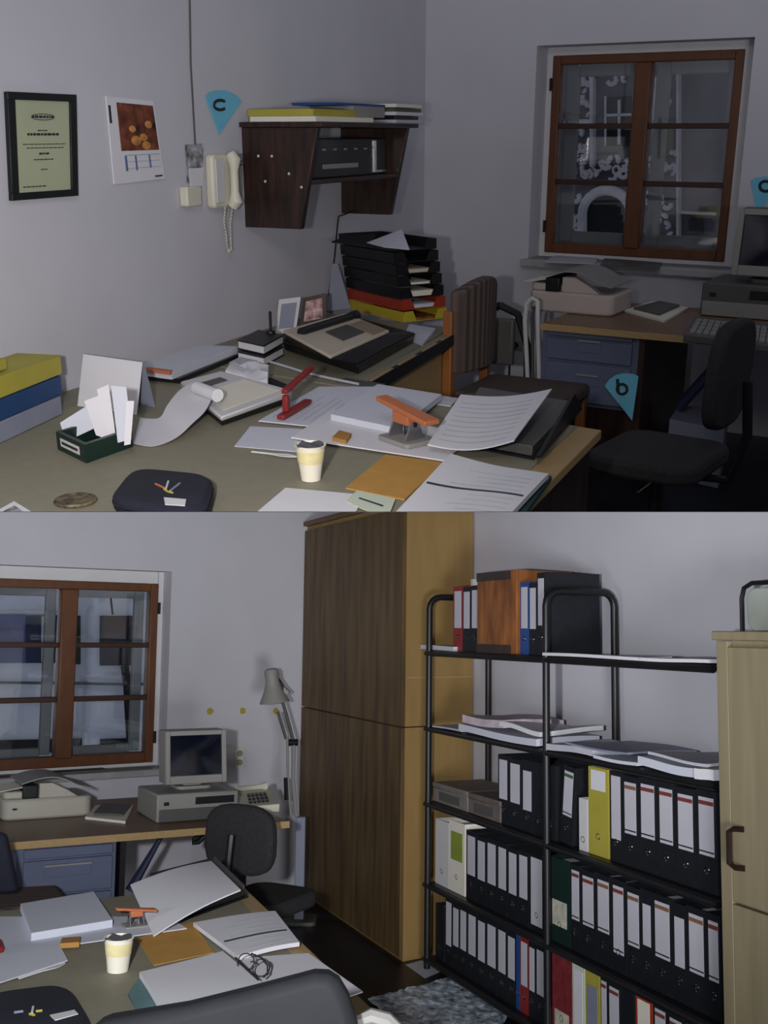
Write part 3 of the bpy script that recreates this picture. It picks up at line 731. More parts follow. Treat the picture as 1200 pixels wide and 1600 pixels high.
# tent calendar
F0 = A.at(122,634,Z); F1 = A.at(214,648,Z); B1 = A.at(242,636,Z); B0 = F0+(B1-F1)
R0 = above(A, 131, 553, (F0+B0)/2); R1 = above(A, 223, 566, (F1+B1)/2)
tc_ = thing(A, 'desk_calendar', 'white tent shaped desk calendar standing blank side out before the box files', 'calendar', (F0+B1)/2)
nn = (F1-F0).normalized(); hz = nn.cross(V((0,0,1)))*.003
part(tc_, 'front_leaf', MB(True).hexa([F0,F1,R1,R0], [p+hz for p in (F0,F1,R1,R0)]), m_paper)
part(tc_, 'rear_leaf', MB(True).hexa([B0,B1,R1-hz*1.2,R0-hz*1.2], [p-hz for p in (B0,B1,R1-hz*1.2,R0-hz*1.2)]), m_greyblue)
cr = MB(True)
# note box
bq = [A.at(x, y, Z) for x, y in ((90,702),(135,724),(208,698),(150,682))]; bt = [p+up(.055) for p in bq]
nb_ = thing(A, 'note_box', 'dark green open card box with white label, holding paper slips', 'box', (bq[0]+bq[2])/2)
ib = [bil(bq, *st)+up(.006) for st in ((.08,.08),(.92,.08),(.92,.92),(.08,.92))]; it = [p+up(.0495) for p in ib]
mb = MB(True).add(bq+bt+ib+it, [(3,2,1,0)]+[(i, (i+1) % 4, 4+(i+1) % 4, 4+i) for i in range(4)]+[(4+i, 4+(i+1) % 4, 12+(i+1) % 4, 12+i) for i in range(4)]+[(12+i, 12+(i+1) % 4, 8+(i+1) % 4, 8+i) for i in range(4)]+[(8,9,10,11)])
part(nb_, 'box_body', mb, m_green)
sd = [bq[0], bq[1], bt[1], bt[0]]; nf = (bq[1]-bq[0]).cross(V((0,0,1))).normalized()
part(nb_, 'label', onquad(sd, nf, (.15,.8,.3,.75)), m_white)
part(nb_, 'lettering', onquad(sd, nf, (.2,.75,.45,.6), .0016), m_ink)
sl = (([(92,662),(140,632),(150,668),(103,690)], 'squared white slip leaning at the left end of the note box', m_paper2),
      ([(130,628),(152,620),(178,690),(150,680)], 'crossed white slip standing in the middle of the note box', m_paper),
      ([(150,610),(168,602),(182,690),(168,692)], 'tall white slip standing before the tent calendar', m_paper),
      ([(172,604),(196,606),(206,686),(184,692)], 'printed white receipt standing in the note box, nearest the paper roll', m_paper2),
      ([(196,628),(208,628),(204,694),(194,696)], 'narrow white slip hanging over the corner of the note box', m_paper))
for k, (px, lb, m) in enumerate(sl):
    ref = bil(bq, .35+.12*k, .62-.12*k+.05)
    q = [above(A, x, y, ref) for x, y in px]
    q[0] += V((0, .012, 0)); q[1] += V((0, .012, 0))
    nrm = V((0, 1, 0)); solo(A, 'paper_slip', lb, 'slip', MB(True).hexa(q, [p+nrm*.0012 for p in q]), m, group='paper slips in the note box')
# adding machine with its long paper tape
tq = Q((281,596,Z+.05),(346,579,Z+.06),(459,610,Z+.045),(345,652,Z+.035)); bb = [V((p.x, p.y, Z)) for p in tq]
cen = sum(bb, V((0,0,0)))/4; bb = [cen+(p-cen)*.93 for p in bb]
am = thing(A, 'adding_machine', 'white adding machine with grey display and a curling paper tape', 'calculator', cen)
mid = [b.lerp(t, .45) for b, t in zip(bb, tq)]
part(am, 'base', MB(True).hexa(bb, mid), m_black, .003)
part(am, 'upper_housing', MB(True).hexa([m_+up(.0005) for m_ in mid], tq), m_white, .006)
ups = (tq[1]-tq[0]).cross(tq[3]-tq[0]).normalized(); ups = ups if ups.z > 0 else -ups
part(am, 'display', MB(True).hexa([p+ups*.0005 for p in sub(tq, .15, .7, .18, .3)], [p+ups*.003 for p in sub(tq, .15, .7, .18, .3)]), m_greyd)
part(am, 'key_panel', MB(True).hexa([p+ups*.0005 for p in sub(tq, .1, .9, .4, .9)], [p+ups*.002 for p in sub(tq, .1, .9, .4, .9)]), m_print if 0 else m_paper3)
def tape(room, A_, B_, label):
    pa = [room.at(*c) for c in A_]; pb = [room.at(*c) for c in B_]; n = len(pa)-1
    def sm(P, s):
        x = s*n; i = min(int(x), n-1); t = x-i; g = lambda j: P[max(0, min(n, j))]
        a, b, c, d = g(i-1), g(i), g(i+1), g(i+2)
        return .5*((2*b)+(c-a)*t+(2*a-5*b+4*c-d)*t*t+(3*b-a-3*c+d)*t*t*t)
    return solo(room, 'paper_tape', label, 'paper', MB(True).grid(lambda s, t: sm(pa, s).lerp(sm(pb, s), t), 24, 4, (0,0,.0008)), m_paper)
tape(A, [(300,598,Z+.075),(280,610,Z+.06),(262,632,Z+.04),(250,652,Z+.012),(230,654,Z+.004),(219,652,Z+.006)],
        [(335,612,Z+.075),(322,640,Z+.055),(300,662,Z+.035),(275,684,Z+.012),(240,697,Z+.002),(208,693,Z+.004)], 'long white paper tape curling from the adding machine across the desk')
solo(A, 'paper_roll', 'white roll of paper tape lying on the adding machine', 'paper roll', MB(True).tube([A.at(308,606,Z+.085), A.at(340,618,Z+.085)], .022, 18), m_paper)
# crumpled paper and small dark things
r_ = random.Random(5); q = Q((352,586,Z+.02),(362,568,Z+.03),(420,568,Z+.025),(418,590,Z+.02))
q = Q((352,580,Z+.06),(366,566,Z+.06),(420,570,Z+.06),(418,594,Z+.05))
solo(A, 'crumpled_paper', 'crumpled white paper lying behind the adding machine', 'paper', MB(True).grid(lambda s, t: bil(q, s, t)+up(r_.uniform(-.012,.012)), 6, 5, (0,0,.045)), m_paper)
sheet(A, 'pencil_case', 'black flat case lying behind the adding machine beside the crumpled paper', 'case', [(392,596),(418,588),(452,602),(428,612)], Z, .016, m_blackm)
sheet(A, 'sheet_of_paper', 'grey sheet lying by the wall behind the crumpled paper', 'paper', [(358,566),(386,552),(412,559),(378,574)], Z, .02, m_print)
# notebooks with pen
for k, (lb) in enumerate(('black notebook with white pages, lower of the two near the typewriter', 'black notebook with white pages, upper of the two near the typewriter')):
    z0 = Z+.042*k; px = [(371,549-18*k),(404,533-18*k),(443,541-18*k),(412,558-18*k)]
    qb = Q(*[(x, y, z0+.04) for x, y in px]); 
    qb = [V((p.x, p.y, z0)) for p in qb]; c_ = (qb[0]+qb[2])/2
    nbk = thing(A, 'notebook', lb, 'book', c_)
    part(nbk, 'page_block', MB(True).hexa([c_+(p-c_)*.97+up(.006) for p in qb], [c_+(p-c_)*.97+up(.034) for p in qb]), m_paper)
    part(nbk, 'front_cover', MB(True).hexa([p+up(.0345) for p in qb], [p+up(.04) for p in qb]), m_black)
    part(nbk, 'back_cover', MB(True).hexa(qb, [p+up(.0055) for p in qb]), m_black)
pb_ = A.at(423, 520, Z+.083); pt_ = above(A, 424, 486, pb_)
solo(A, 'pen_holder', 'black pen standing upright in its round foot on the notebooks', 'pen', MB(True).lathe([(.022,0),(.02,.008),(.006,.012),(.0065,(pt_.z-pb_.z)*.95),(.002,pt_.z-pb_.z)], pb_, 14), m_black)
# standing picture cards against the wall
def standing(name, label, cat, foot, px, m, fm, d=.006, inset=.14):
    q = [above(A, x, y, A.at(*foot, Z)) for x, y in px]; n = V((0,-1,0))
    o = thing(A, name, label, cat, A.at(*foot, Z))
    part(o, 'frame', MB(True).hexa(q, [p-n*d for p in q]), fm)
    if m: part(o, 'picture', onquad(q, n, (inset,1-inset,inset,1-inset), .002), m)
    return o
standing('picture_frame', 'pale framed picture standing on the side desk behind the notebooks', 'picture frame', (445,522), [(436,468),(470,464),(462,519),(430,522)], m_greyblue, m_white)
standing('picture_frame', 'small colourful picture in a brown frame standing before the letter trays', 'picture frame', (485,512), [(474,466),(508,458),(510,502),(468,510)], mat('mixed_picture', (190,150,150), .5, .6, 30, col2=(70,40,50)), m_darkwood)
solo(A, 'glass_ball', 'small shiny ball before the framed picture on the side desk', 'ornament', MB(True).lathe([(.001,0),(.016,.003),(.024,.012),(.028,.024),(.024,.04),(.014,.05),(.001,.054)], A.at(489, 503, Z), 16), m_chrome)
standing('cardboard_folder', 'pale grey folder leaning on the wall behind the letter trays', 'folder', (530,484), [(519,412),(528,412),(548,482),(511,486)], None, m_greyblue)

# letter trays
ta = A.at(543, 482, Z); tb_ = A.at(648, 508, Z); ux = (tb_-ta).normalized(); uy = V((-ux.y, ux.x, 0)); lw = (tb_-ta).length
rz_t = ang(ta, tb_); lw = min(lw, .52); dp = .27; th_ = .056
rr = above(A, 688, 486, tb_+uy*dp)
tray_cols = [m_yeltray, m_redtray]+[m_black]*5
tl = ['yellow letter tray, lowest of the tall leaning stack', 'red letter tray between the yellow tray and the black ones']+['black letter tray %s in the tall leaning stack' % s for s in ('directly on the red one', 'second above the red one', 'third above the red one', 'just below the topmost', 'topmost')]
tray_mesh = {}
for k in range(7):
    m = tray_cols[k]
    mb = MB().box(0, lw, 0, dp, 0, .004)
    mb.prism([(0,0,.0042),(lw,0,.0042),(lw,-.004,th_-.004),(0,-.004,th_-.004)], (0,.004,0))
    mb.prism([(0,dp,.0042),(lw,dp,.0042),(lw,dp,th_-.004),(0,dp,th_-.004)], (0,-.004,0))
    mb.prism([(0,.0045,.0042),(0,dp-.0045,.0042),(0,dp-.0045,th_-.004),(0,.0045,th_-.004)], (.004,0,0))
    mb.prism([(lw-.004,.0045,.0042),(lw-.004,dp*.3,.0042),(lw-.004,dp*.22,th_-.004),(lw-.004,.0045,th_-.004)], (.004,0,0))
    mb.prism([(lw-.004,dp*.72,.0042),(lw-.004,dp-.0045,.0042),(lw-.004,dp-.0045,th_-.004),(lw-.004,dp*.8,th_-.004)], (.004,0,0))
    off = ux*.03-ux*(.017*k)+uy*(.004*((k*3) % 3-1))
    t = thing(A, 'letter_tray', tl[k], 'letter tray', ta+off+up(k*(th_+.0006)), rz_t, group='stacked letter trays')
    part(t, 'tray_shell', mb, m)
    if k in (0, 1, 2, 3, 4):
        z_ = k*(th_+.0006)+.0055
        p_ = ta+off+up(z_); L = .012*(1+k % 2)
        mbp = MB().box(.02, lw-.006, .05, dp-.05, 0, .01+.008*(k % 3))
        solo(A, 'paper_stack', 'sheets lying inside the %s of the leaning stack' % ('yellow letter tray', 'red letter tray', 'lowest black letter tray', 'second black letter tray', 'third black letter tray')[k], 'paper', mbp, (m_oldwood, m_paper2, m_paper3, m_paper3, m_beige)[k], p_, rz_t)
zt7 = Z+7*(th_+.0006)
tk = ta-ux*.08
patch(A, 'sheet_of_paper', 'white sheet sticking up out of the topmost black letter tray', 'paper', [(573,379,zt7+.014),(628,358,zt7+.07),(640,390,zt7+.014),(600,386,zt7+.012)], .002, m_paper2)
patch(A, 'black_folder', 'black folder lying crooked on the topmost letter tray', 'folder', [(518,377,zt7+.009),(552,366,zt7+.012),(588,366,zt7+.012),(572,384,zt7+.008)], .006, m_blackm)

# typewriter
bq = Q((440,548,Z),(560,588,Z),(650,536,Z),(540,506,Z)); tq = Q((442,516,Z+.12),(516,556,Z+.11),(608,516,Z+.11),(540,489,Z+.12))
lo = [b.lerp(V((b.x,b.y,0)),0) for b in bq]
tw = thing(A, 'typewriter', 'beige electric typewriter with black platen and black lower case', 'typewriter', sum(bq, V((0,0,0)))/4)
b0_, b1_, b2_, b3_ = bq; rim = [p+up(.045) for p in bq]
c_ = sum(bq, V((0,0,0)))/4
part(tw, 'lower_case', MB(True).hexa([c_+(p-c_)*.95 for p in bq], rim), m_black, .008)
part(tw, 'keyboard_cover', MB(True).hexa([p+up(.0005) for p in rim], [p-up(.013) for p in tq]), m_black, .008)
part(tw, 'top_cover', MB(True).hexa([p-up(.0125) for p in tq], tq), m_beige, .003)
g = sub(tq, .12, .98, .0, .0)
pl0 = bil(tq, .12, .30)+up(.006); pl1 = bil(tq, .16, .92)+up(.006)
# platen runs beside the far left edge
part(tw, 'platen', MB(True).tube([bil(tq, .26, .1)+up(.008), bil(tq, .26, .9)+up(.008)], .019, 16), m_black)
part(tw, 'platen_knob', MB(True).tube([bil(tq, .26, .93)+up(.008), bil(tq, .26, 1.0)+up(.008)], .024, 14), m_black)
c = [p+up(.0005) for p in sub(tq, .42, .8, .36, .72)]; part(tw, 'ribbon_window', MB(True).hexa(c, [p+up(.003) for p in c]), m_greyd)
c = [p+up(.0005) for p in sub(tq, .44, .96, .74, .97)]; part(tw, 'card_holder', MB(True).hexa(c, [p+up(.003) for p in c]), mat('taupe_plastic', (150,132,116), .5, .05))
sheet(A, 'sheet_of_paper', 'white sheet lying on the side desk between typewriter and chair', 'paper', [(630,524),(640,506),(681,513),(660,537)], Z+.0, .012, m_paper2)
solo(A, 'telephone_cable', 'pale grey cable lying along the back edge of the main desk', 'cord', MB(True).tube([A.at(x, y, Z+.006) for x, y in ((398,563),(425,566),(455,575),(480,583),(520,592),(560,600))], .005, 6), m_print)

# ---------- main desk papers ----------
sheet(A, 'sheet_of_paper', 'plain white sheet on the desk just behind the cup and spoon', 'paper', [(366,697),(391,666),(508,672),(492,708)], Z, .002, m_paper2)
sheet(A, 'sheet_of_paper', 'printed white sheet lying under the open red stapler', 'paper', [(404,657),(498,604),(596,604),(512,668)], Z+.003, .004, m_paper2, 7)
sheet(A, 'sheet_of_paper', 'wide white sheet under the orange hole punch', 'paper', [(455,683),(520,640),(745,678),(694,719)], Z+.008, .004, m_paper)
sheet(A, 'sheet_of_paper', 'dark grey brochure lying at the back edge before the side desk', 'brochure', [(525,596),(540,590),(602,600),(585,606)], Z, .002, m_greyd)
sheet(A, 'paper_stack', 'thick white catalogue in the middle of the papers on the main desk', 'catalogue', [(517,647),(590,600),(690,616),(622,669)], Z+.013, .021, m_paper2, 0)
sheet(A, 'sheet_of_paper', 'grey card partly under the catalogue beside the chair post', 'card', [(676,630),(690,618),(716,622),(704,634)], Z, .004, m_print)
sheet(A, 'eraser', 'small brown eraser lying on the white sheets before the hole punch', 'eraser', [(519,683),(530,672),(549,677),(541,688)], Z+.0125, .012, m_brown)
# ring binder with raised pages
bp = Q((700,694,Z),(834,719,Z),(908,642,Z),(745,616,Z)); c_ = sum(bp, V((0,0,0)))/4
rb_ = thing(A, 'lever_arch_file', 'open black lever arch file with curled white pages at the desk edge', 'file', c_)
part(rb_, 'back_cover', MB(True).hexa(bp, [p+up(.004) for p in bp]), m_binder)
part(rb_, 'page_stack', MB(True).hexa([c_+(p-c_)*.94+up(.0045) for p in bp], [c_+(p-c_)*.93+up(.035) for p in bp]), m_greyd, .003)
cv = Q((838,716,Z+.004),(838,712,Z+.045),(893,616,Z+.10),(905,640,Z+.004))
part(rb_, 'raised_cover', MB(True).hexa(cv, [p+V((.012,.006,0)) for p in cv]), m_binder)
part(rb_, 'ring_mechanism', MB(True).tube([bil(bp, .1, .1)+up(.036), bil(bp, .12, .25)+up(.052), bil(bp, .14, .4)+up(.036)], .004, 8), m_chrome)
patch(A, 'sheet_of_paper', 'curled white printed pages lying over the open lever arch file', 'paper', [(668,694,Z+.045),(803,694,Z+.062),(862,613,Z+.1),(720,616,Z+.075)], .004, m_paper, 12, bend=lambda s, t: .012*s*s-.018*math.sin(math.pi*s)*(1-t*.3), lines=9)
# lower right document over teal folder
sheet(A, 'folder', 'dark teal folder under the white printed pages at the near desk corner', 'folder', [(640,800),(712,714),(862,744),(800,830)], Z, .012, m_tealdk)
sheet(A, 'printed_document', 'white printed pages with a blue rule on the dark teal folder', 'document', [(780,822),(610,806),(704,710),(857,742)], Z+.018, .014, m_paper, 10, curl=lambda s, t: .004*math.sin(5*s+2*t),
      parts=(('blue_rule', (.03,.97,.5,.525), m_tealdk),))
sheet(A, 'envelope', 'large orange brown envelope on the desk beside the cup', 'envelope', [(540,762),(602,710),(694,722),(632,780)], Z, .004, m_orpaper)
sheet(A, 'sticky_note', 'pale green note half covering the near edge of the orange envelope', 'note', [(540,783),(558,766),(618,779),(605,812)], Z+.005, .002, m_greenpaper, 0, parts=(('pen_mark', (.45,.52,.2,.8), m_tealdk),))
sheet(A, 'sheet_of_paper', 'plain white sheet at the lower edge of the upper view below the cup', 'paper', [(380,818),(446,762),(570,773),(540,830)], Z, .003, m_paper)
sheet(A, 'photograph', 'corner of a black and white photograph at the near left of the desk', 'photograph', [(-20,806),(22,783),(70,812),(10,840)], Z, .002, m_paper, 0, parts=(('printed_image', (.15,.85,.15,.85), m_bw),))
make_cup(A, (486,749), (487,694), 16, 24, 'white plastic cup with yellow print and torn foil lid beside the envelope', Z)
make_spoon(A, (393,706), (464,714), 'white plastic spoon lying on the desk pointing at the cup', Z+.0025)
pp_ = A.at(634, 690, Z+.013)
e1 = A.at(596, 632, Z+.1); e2 = A.at(682, 658, Z+.1)
make_punch(A, pp_, ang(e1, e2), 1.22, 'grey hole punch with an orange lever, standing on white sheets')
# red stapler
s0 = A.at(440, 655, Z+.012); s1 = A.at(482, 630, Z+.012); sd_ = (s1-s0).normalized(); pr = V((sd_.y, -sd_.x, 0))*.014
st = thing(A, 'stapler', 'opened red stapler standing on a white sheet', 'stapler', s0)
part(st, 'base', MB(True).prism([s0-pr-sd_*.01, s0+pr-sd_*.01, s1+pr, s1-pr], (0,0,.016)), m_red, .005)
h0 = s0.lerp(s1, .12)+up(.017)
part(st, 'hinge_post', MB(True).prism([h0-pr*.7, h0+pr*.7, h0+pr*.7+sd_*.022, h0-pr*.7+sd_*.022], (0,0,.055)), m_red, .003)
t0 = h0+up(.06); t1 = above(A, 487, 578, s1+sd_*.06)
ax = (t1-t0).normalized(); upn = ax.cross(pr.normalized()); upn = upn if upn.z > 0 else -upn
part(st, 'upper_arm', MB(True).prism([t0-pr*.8, t0+pr*.8, t1+pr*.8, t1-pr*.8], upn*.016), m_red, .004)
part(st, 'spring', MB(True).tube([h0+sd_*.03+up(.002), t0.lerp(t1, .3)], .004, 6), m_steel)
make_pouch(A, [(168,806),(208,752),(338,765),(322,828)], Z, .045, 'black zipped pouch with winged emblem and white name tag near the coaster',
           [([(243,756),(258,763)], m_orange), ([(263,752),(259,765)], m_white), ([(281,755),(266,767)], m_greyblue), ([(256,764),(262,768),(270,770)], m_yellow)], [(256,778),(291,781),(289,791),(258,789)])
solo(A, 'coaster', 'round dark brown patterned coaster lying on the khaki desk', 'coaster', MB(True).lathe([(.001,.0),(.052,0),(.055,.004),(.052,.009),(.04,.007),(.001,.006)], A.at(118, 784, Z), 30), mat('coaster_brown', (96,84,62), .5, .6, 60, col2=(30,26,22)))
for k, (x, y) in enumerate(((225,745),(287,744),(560,736))):
    pass

# ---------- chairs, socket, window table ----------
# striped wooden chair
n0 = A.at(694, 640, .47); 
pn = V((A.at(706, 614, .47))); pf = A.at(756, 590, .47)
cb = (pf-pn).normalized(); cw = .5; face = V((cb.y, -cb.x, 0))
ch = thing(A, 'padded_chair', 'wooden chair with striped brown padded back and seat beside the typewriter', 'chair', pn+cb*.24+face*.25-up(.47))
cw = .46
Pc = lambda a, f, z: V((pn.x, pn.y, 0))+cb*a+face*f+up(z)
def bar(p, a, f, z0, z1, m, nm, lean=0):
    return part(ch, nm, MB(True).hexa([Pc(a,f,z0),Pc(a+.045,f,z0),Pc(a+.045,f+.045,z0),Pc(a,f+.045,z0)], [Pc(a,f-lean,z1),Pc(a+.045,f-lean,z1),Pc(a+.045,f+.045-lean,z1),Pc(a,f+.045-lean,z1)]), m, .005)
bar(0, -.02, -.045, .0, .86, m_chairwood, 'back_post'); bar(0, cw-.03, -.045, .0, .78, m_chairwood, 'back_post')
bar(0, -.02, .48, .0, .42, m_chairwood, 'front_leg'); bar(0, cw-.03, .48, .0, .42, m_chairwood, 'front_leg')
part(ch, 'seat', MB(True).prism([Pc(-.02,.01,.41),Pc(cw,.01,.41),Pc(cw,.54,.41),Pc(-.02,.54,.41)], (0,0,.075)), m_seatstripe, .022)
part(ch, 'backrest', MB(True).grid(lambda s, t: Pc(.01+(cw-.02)*s, .035+.05*math.sin(math.pi*s)+.0*t, .56+.39*t+.05*math.sin(math.pi*s)*t), 12, 10, cb*0+face*.06), m_stripe, .012)
# black tubular chair folded behind it
bx0 = A.at(752, 640, .0); 
fc = thing(A, 'tubular_chair', 'dark chair back with armrest showing behind the striped chair', 'chair', V((Pc(cw+.22,-.02,0))))
Pq = lambda a, f, z: Pc(cw+.2+a, f-.05, z)
part(fc, 'frame', MB(True).tube([Pq(0,.2,.01),Pq(0,.18,.6),Pq(0,.12,.76),Pq(0,.02,.8)], .02, 8).tube([Pq(.0,.02,.8),Pq(0,-.06,.76)], .02, 8), m_black)
part(fc, 'back_pad', MB(True).prism([Pq(-.06,-.02,.5),Pq(-.02,-.02,.5),Pq(-.02,.12,.5),Pq(-.06,.12,.5)], (0,0,.24)), m_greyd, .01)
# wall socket with plug
so = make_outlet(A, WR, 806, 535, 'grey wall socket with a black plug below the window wall', 1.15, m_grey)
s_, z_ = WR.sz(807, 538)
pg = thing(A, 'power_plug', 'black plug in the wall socket with its cord hanging down', 'plug', WR.P(s_, z_-.01, .02), WR.rz)
part(pg, 'plug_body', MB(True).tube([WR.P(s_, z_, .018), WR.P(s_, z_-.012, .06)], [.022,.015], 10), m_black)
part(pg, 'cord', MB(True).tube([WR.P(s_, z_-.012, .058), WR.P(s_-.02, z_-.08, .05), WR.P(s_-.03, z_-.2, .03), WR.P(s_-.035, z_-.4, .03)], .006, 6), m_black)
solo(A, 'extension_cable', 'black cable rising slantwise to the wall socket behind the chair', 'cord', MB(True).tube([WR.pt(774,566,.01), WR.pt(788,550,.01), WR.pt(800,540,.035)], .006, 6), m_black)
# white folding frame leaning by the table end
fr0 = above(A, 828, 600, b1+nb*.1)
Wf = Wall(A, b1+nb*.12, ub)
g = MB(True).tube([Wf.pt(x, y) for x, y in ((826,640),(823,560),(820,500),(823,474),(832,466),(840,470),(840,500),(842,580),(842,640))], .012, 8)
ff = thing(A, 'folding_frame', 'white enamelled tube frame leaning between wall and computer table', 'frame', Wf.pt(834, 640)+nb*.01)
part(ff, 'outer_tube', g, m_white)
part(ff, 'inner_tube', MB(True).tube([Wf.pt(x, y)+nb*.03 for x, y in ((830,640),(828,500),(831,480),(836,480),(836,640))], .009, 8), m_greyd)
# scanner, papers, computer
ps = A.at(905, 484, DZ+.001)
make_fax(A, ps, math.atan2(ub.y, ub.x), .98, 'beige document scanner with a curved grey cover on the left end of the computer table')
sheet(A, 'magazine', 'magazines lying on the computer table between scanner and computer', 'magazine', [(976,484),(1020,470),(1076,480),(1038,501)], DZ+.001, .012, m_paper3)
sheet(A, 'magazine', 'dark covered brochure on top of the magazines on the computer table', 'brochure', [(990,480),(1030,470),(1062,476),(1030,490)], DZ+.014, .01, m_greyd)
pc = A.at(1172, 500, DZ+.001)+nb*.24
rb2 = math.atan2(ub.y, ub.x)
ca, mo = make_computer(A, pc, rb2, 1.06, 'grey desktop computer case standing on the computer table below the monitor', 'dark screened monitor cut by the right picture edge on the computer case', mon=(.06,.0), kd=.95)
kq = Q((1068,522,DZ+.035),(1085,495,DZ+.035),(1260,515,DZ+.035),(1262,548,DZ+.03)); kbq = [V((p.x,p.y,DZ+.001)) for p in kq]
kb = thing(A, 'keyboard', 'grey computer keyboard lying on the table before the computer case', 'keyboard', (kbq[0]+kbq[2])/2)
part(kb, 'keyboard_case', MB(True).hexa(kbq, kq), m_greyd, .004)
g = MB(True)
for i in range(16):
    for j in range(4):
        c = [p+up(.0006) for p in sub(kq, .05+j*.0, .05, 0, 0)] if 0 else [bil(kq, .1+.2*j, .04+.058*i)+up(.0006), bil(kq, .1+.2*j+.16, .04+.058*i)+up(.0006), bil(kq, .1+.2*j+.16, .04+.058*i+.048)+up(.0006), bil(kq, .1+.2*j, .04+.058*i+.048)+up(.0006)]
        g.hexa(c, [p+up(.007) for p in c])
part(kb, 'keys', g, m_grey)
# under the table
Wu = Wall(A, b1+nb*.3, ub)
part(bd, 'brace', MB(True).tube([Wu.pt(1130, 560), Wu.pt(1062, 634)], .03, 8), mat('dark_blue_metal', (40,46,74), .5, .1))
zu = .001
cq = [A.at(x, y, 0.30) for x, y in ((1046,655),(1060,632),(1140,640),(1132,672))]
solo(A, 'cardboard_box', 'grey blue box standing on the floor under the computer table', 'box', MB(True).hexa([V((p.x,p.y,.001)) for p in cq], cq), m_greyblue, bev=.004)
# swivel chair in front of the table
pcn = A.at(1030, 700, .50); pcn.z = 0
make_office_chair(A, pcn, math.atan2(uA.y, uA.x)+math.radians(-95), 'dark fabric swivel chair standing at the computer table', .5, .40, m_orgfab, .5, .38, .02, .2)
# =====================================================================
# LOWER VIEW of the office
# =====================================================================
B = Room('B', 985, .012, 1.65)
wr = B.dirn(-140, 976); uw = B.dirn(3200, 1016); dR = -wr
wb0 = B.at(482, 1391, 0)
WB = Wall(B, wb0, uw)
Kc = B.at(624, 1504, 0)
nR = V((dR.y, -dR.x, 0))
pr_ = B.vert(742, 900, Kc, V((uw.y, -uw.x, 0))); pr_.z = 0
WRB = Wall(B, pr_, dR)
Hb = 3.0
# shell
bh1 = WB.sz(265, 1000)[0]; bz1 = WB.sz(265, 893)[1]; bz0 = WB.sz(240, 1200)[1]
bofw = -WB.offat(bh1, 251, 1.3)
bm = (WB.sz(91, 1050, -bofw)[0], WB.sz(117, 1050, -bofw)[0]); bmid = sum(bm)/2
bs1 = WB.sz(244, 1050, -bofw)[0]; bs0 = 2*bmid-bs1
bh0 = 2*bmid-bh1
bwz1 = WB.sz(245, 912, -bofw)[1]; bwz0 = WB.sz(240, 1191, -bofw)[1]
cor = lint(V((wb0.x, wb0.y, 0)), uw, V((pr_.x, pr_.y, 0)), dR); sc1 = (cor-WB.p0).dot(uw)
wall_with_hole(B, WB, bh0-1.6, sc1, bh0, bh1, bz0, bz1, Hb, .4, 'wall_back')
mb = MB(True).prism([cor+up(0), cor+dR*8.2, cor+dR*8.2+up(Hb), cor+up(Hb)], -WRB.n*.2)
solo(B, 'wall_right', None, None, mb, m_wall, kind='structure')
fl = MB(True).prism([WB.P(bh0-1.6, 0), cor, cor+dR*8.2, WB.P(bh0-1.6, 0)+dR*8.2], (0,0,-.05))
solo(B, 'floor', None, None, fl, m_floor, kind='structure')
window(B, WB, (bh0, bh1, bz0, bz1), (bs0, bs1, bwz0, bwz1), bm, [WB.sz(104, 1008, -bofw)[1], WB.sz(104, 1093, -bofw)[1]], bofw, 'window_2',
       'brown wooden double window cut by the left picture edge, above the table with the computer', sashin=.04, hingeside=(bs1,))
mb = MB(True).prism([WB.P(bh0-.15, bz0-.04, -bofw-.02), WB.P(bh1+.05, bz0-.04, -bofw-.02), WB.P(bh1+.05, bz0-.04, .06), WB.P(bh0-.15, bz0-.04, .06)], (0,0,.04))
solo(B, 'window_sill', None, None, mb, m_sill, bev=.006, kind='structure')
q = [WB.P(WB.sz(x, 1200)[0], bz0+.001, o_) for x, o_ in ((60,.04),(165,.04),(165,-.06),(60,-.06))]
solo(B, 'magazine', 'dark flat magazine lying on the stone window sill beside the monitor', 'magazine', MB(True).hexa(q, [p+up(.012) for p in q]), m_greyd)
# baseboard on the window wall
mb = MB(True).prism([WB.P(bh0-1.6, 0, .001), WB.P(sc1-.7, 0, .001), WB.P(sc1-.7, 0, .012), WB.P(bh0-1.6, 0, .012)], (0,0,.02))
solo(B, 'baseboard_back', None, None, mb, m_blackm, kind='structure')
# house across the street
EB = Wall(B, WB.P(0, 0, -5), uw)
eb = thing(B, 'apartment_house', 'pale grey house front with dark windows seen through the lower window', 'building', EB.P(EB.sz(100, 1100)[0], 0), EB.rz)
def ebq(pts, off, th): return MB(True).prism([EB.pt(x, y, off) for x, y in pts], -EB.n*th)
m_fb = mat('exterior_plaster_pale', (232,238,252), .9, .12, 3)
part(eb, 'facade_wall', ebq([(-120,820),(330,830),(330,1225),(-120,1225)], 0, .3), m_fb)
for (x0, x1, y0, y1) in ((0,40,960,1036),(158,216,962,1040)):
    part(eb, 'window_shutter', ebq([(x0,y0),(x1,y0),(x1,y1),(x0,y1)], .06, .05), m_extdark if x0 > 100 else mat('exterior_navy', (84,98,146), .6, .2))
part(eb, 'window_shutter', ebq([(92,961),(126,962),(126,1038),(92,1038)], .06, .05), m_extdark)
wp = part(eb, 'upper_window', ebq([(40,961),(92,961),(92,1036),(40,1036)], .03, .02), m_extblue)
part(eb, 'window_bar', ebq([(65,963),(70,963),(70,1034),(65,1034)], .06, .02), m_facade2)
part(eb, 'window_lintel', ebq([(0,953),(92,954),(92,959),(0,958)], .07, .06), m_facade2)
part(eb, 'string_course', ebq([(-60,1064),(300,1068),(300,1072),(-60,1068)], .05, .05), m_facade)
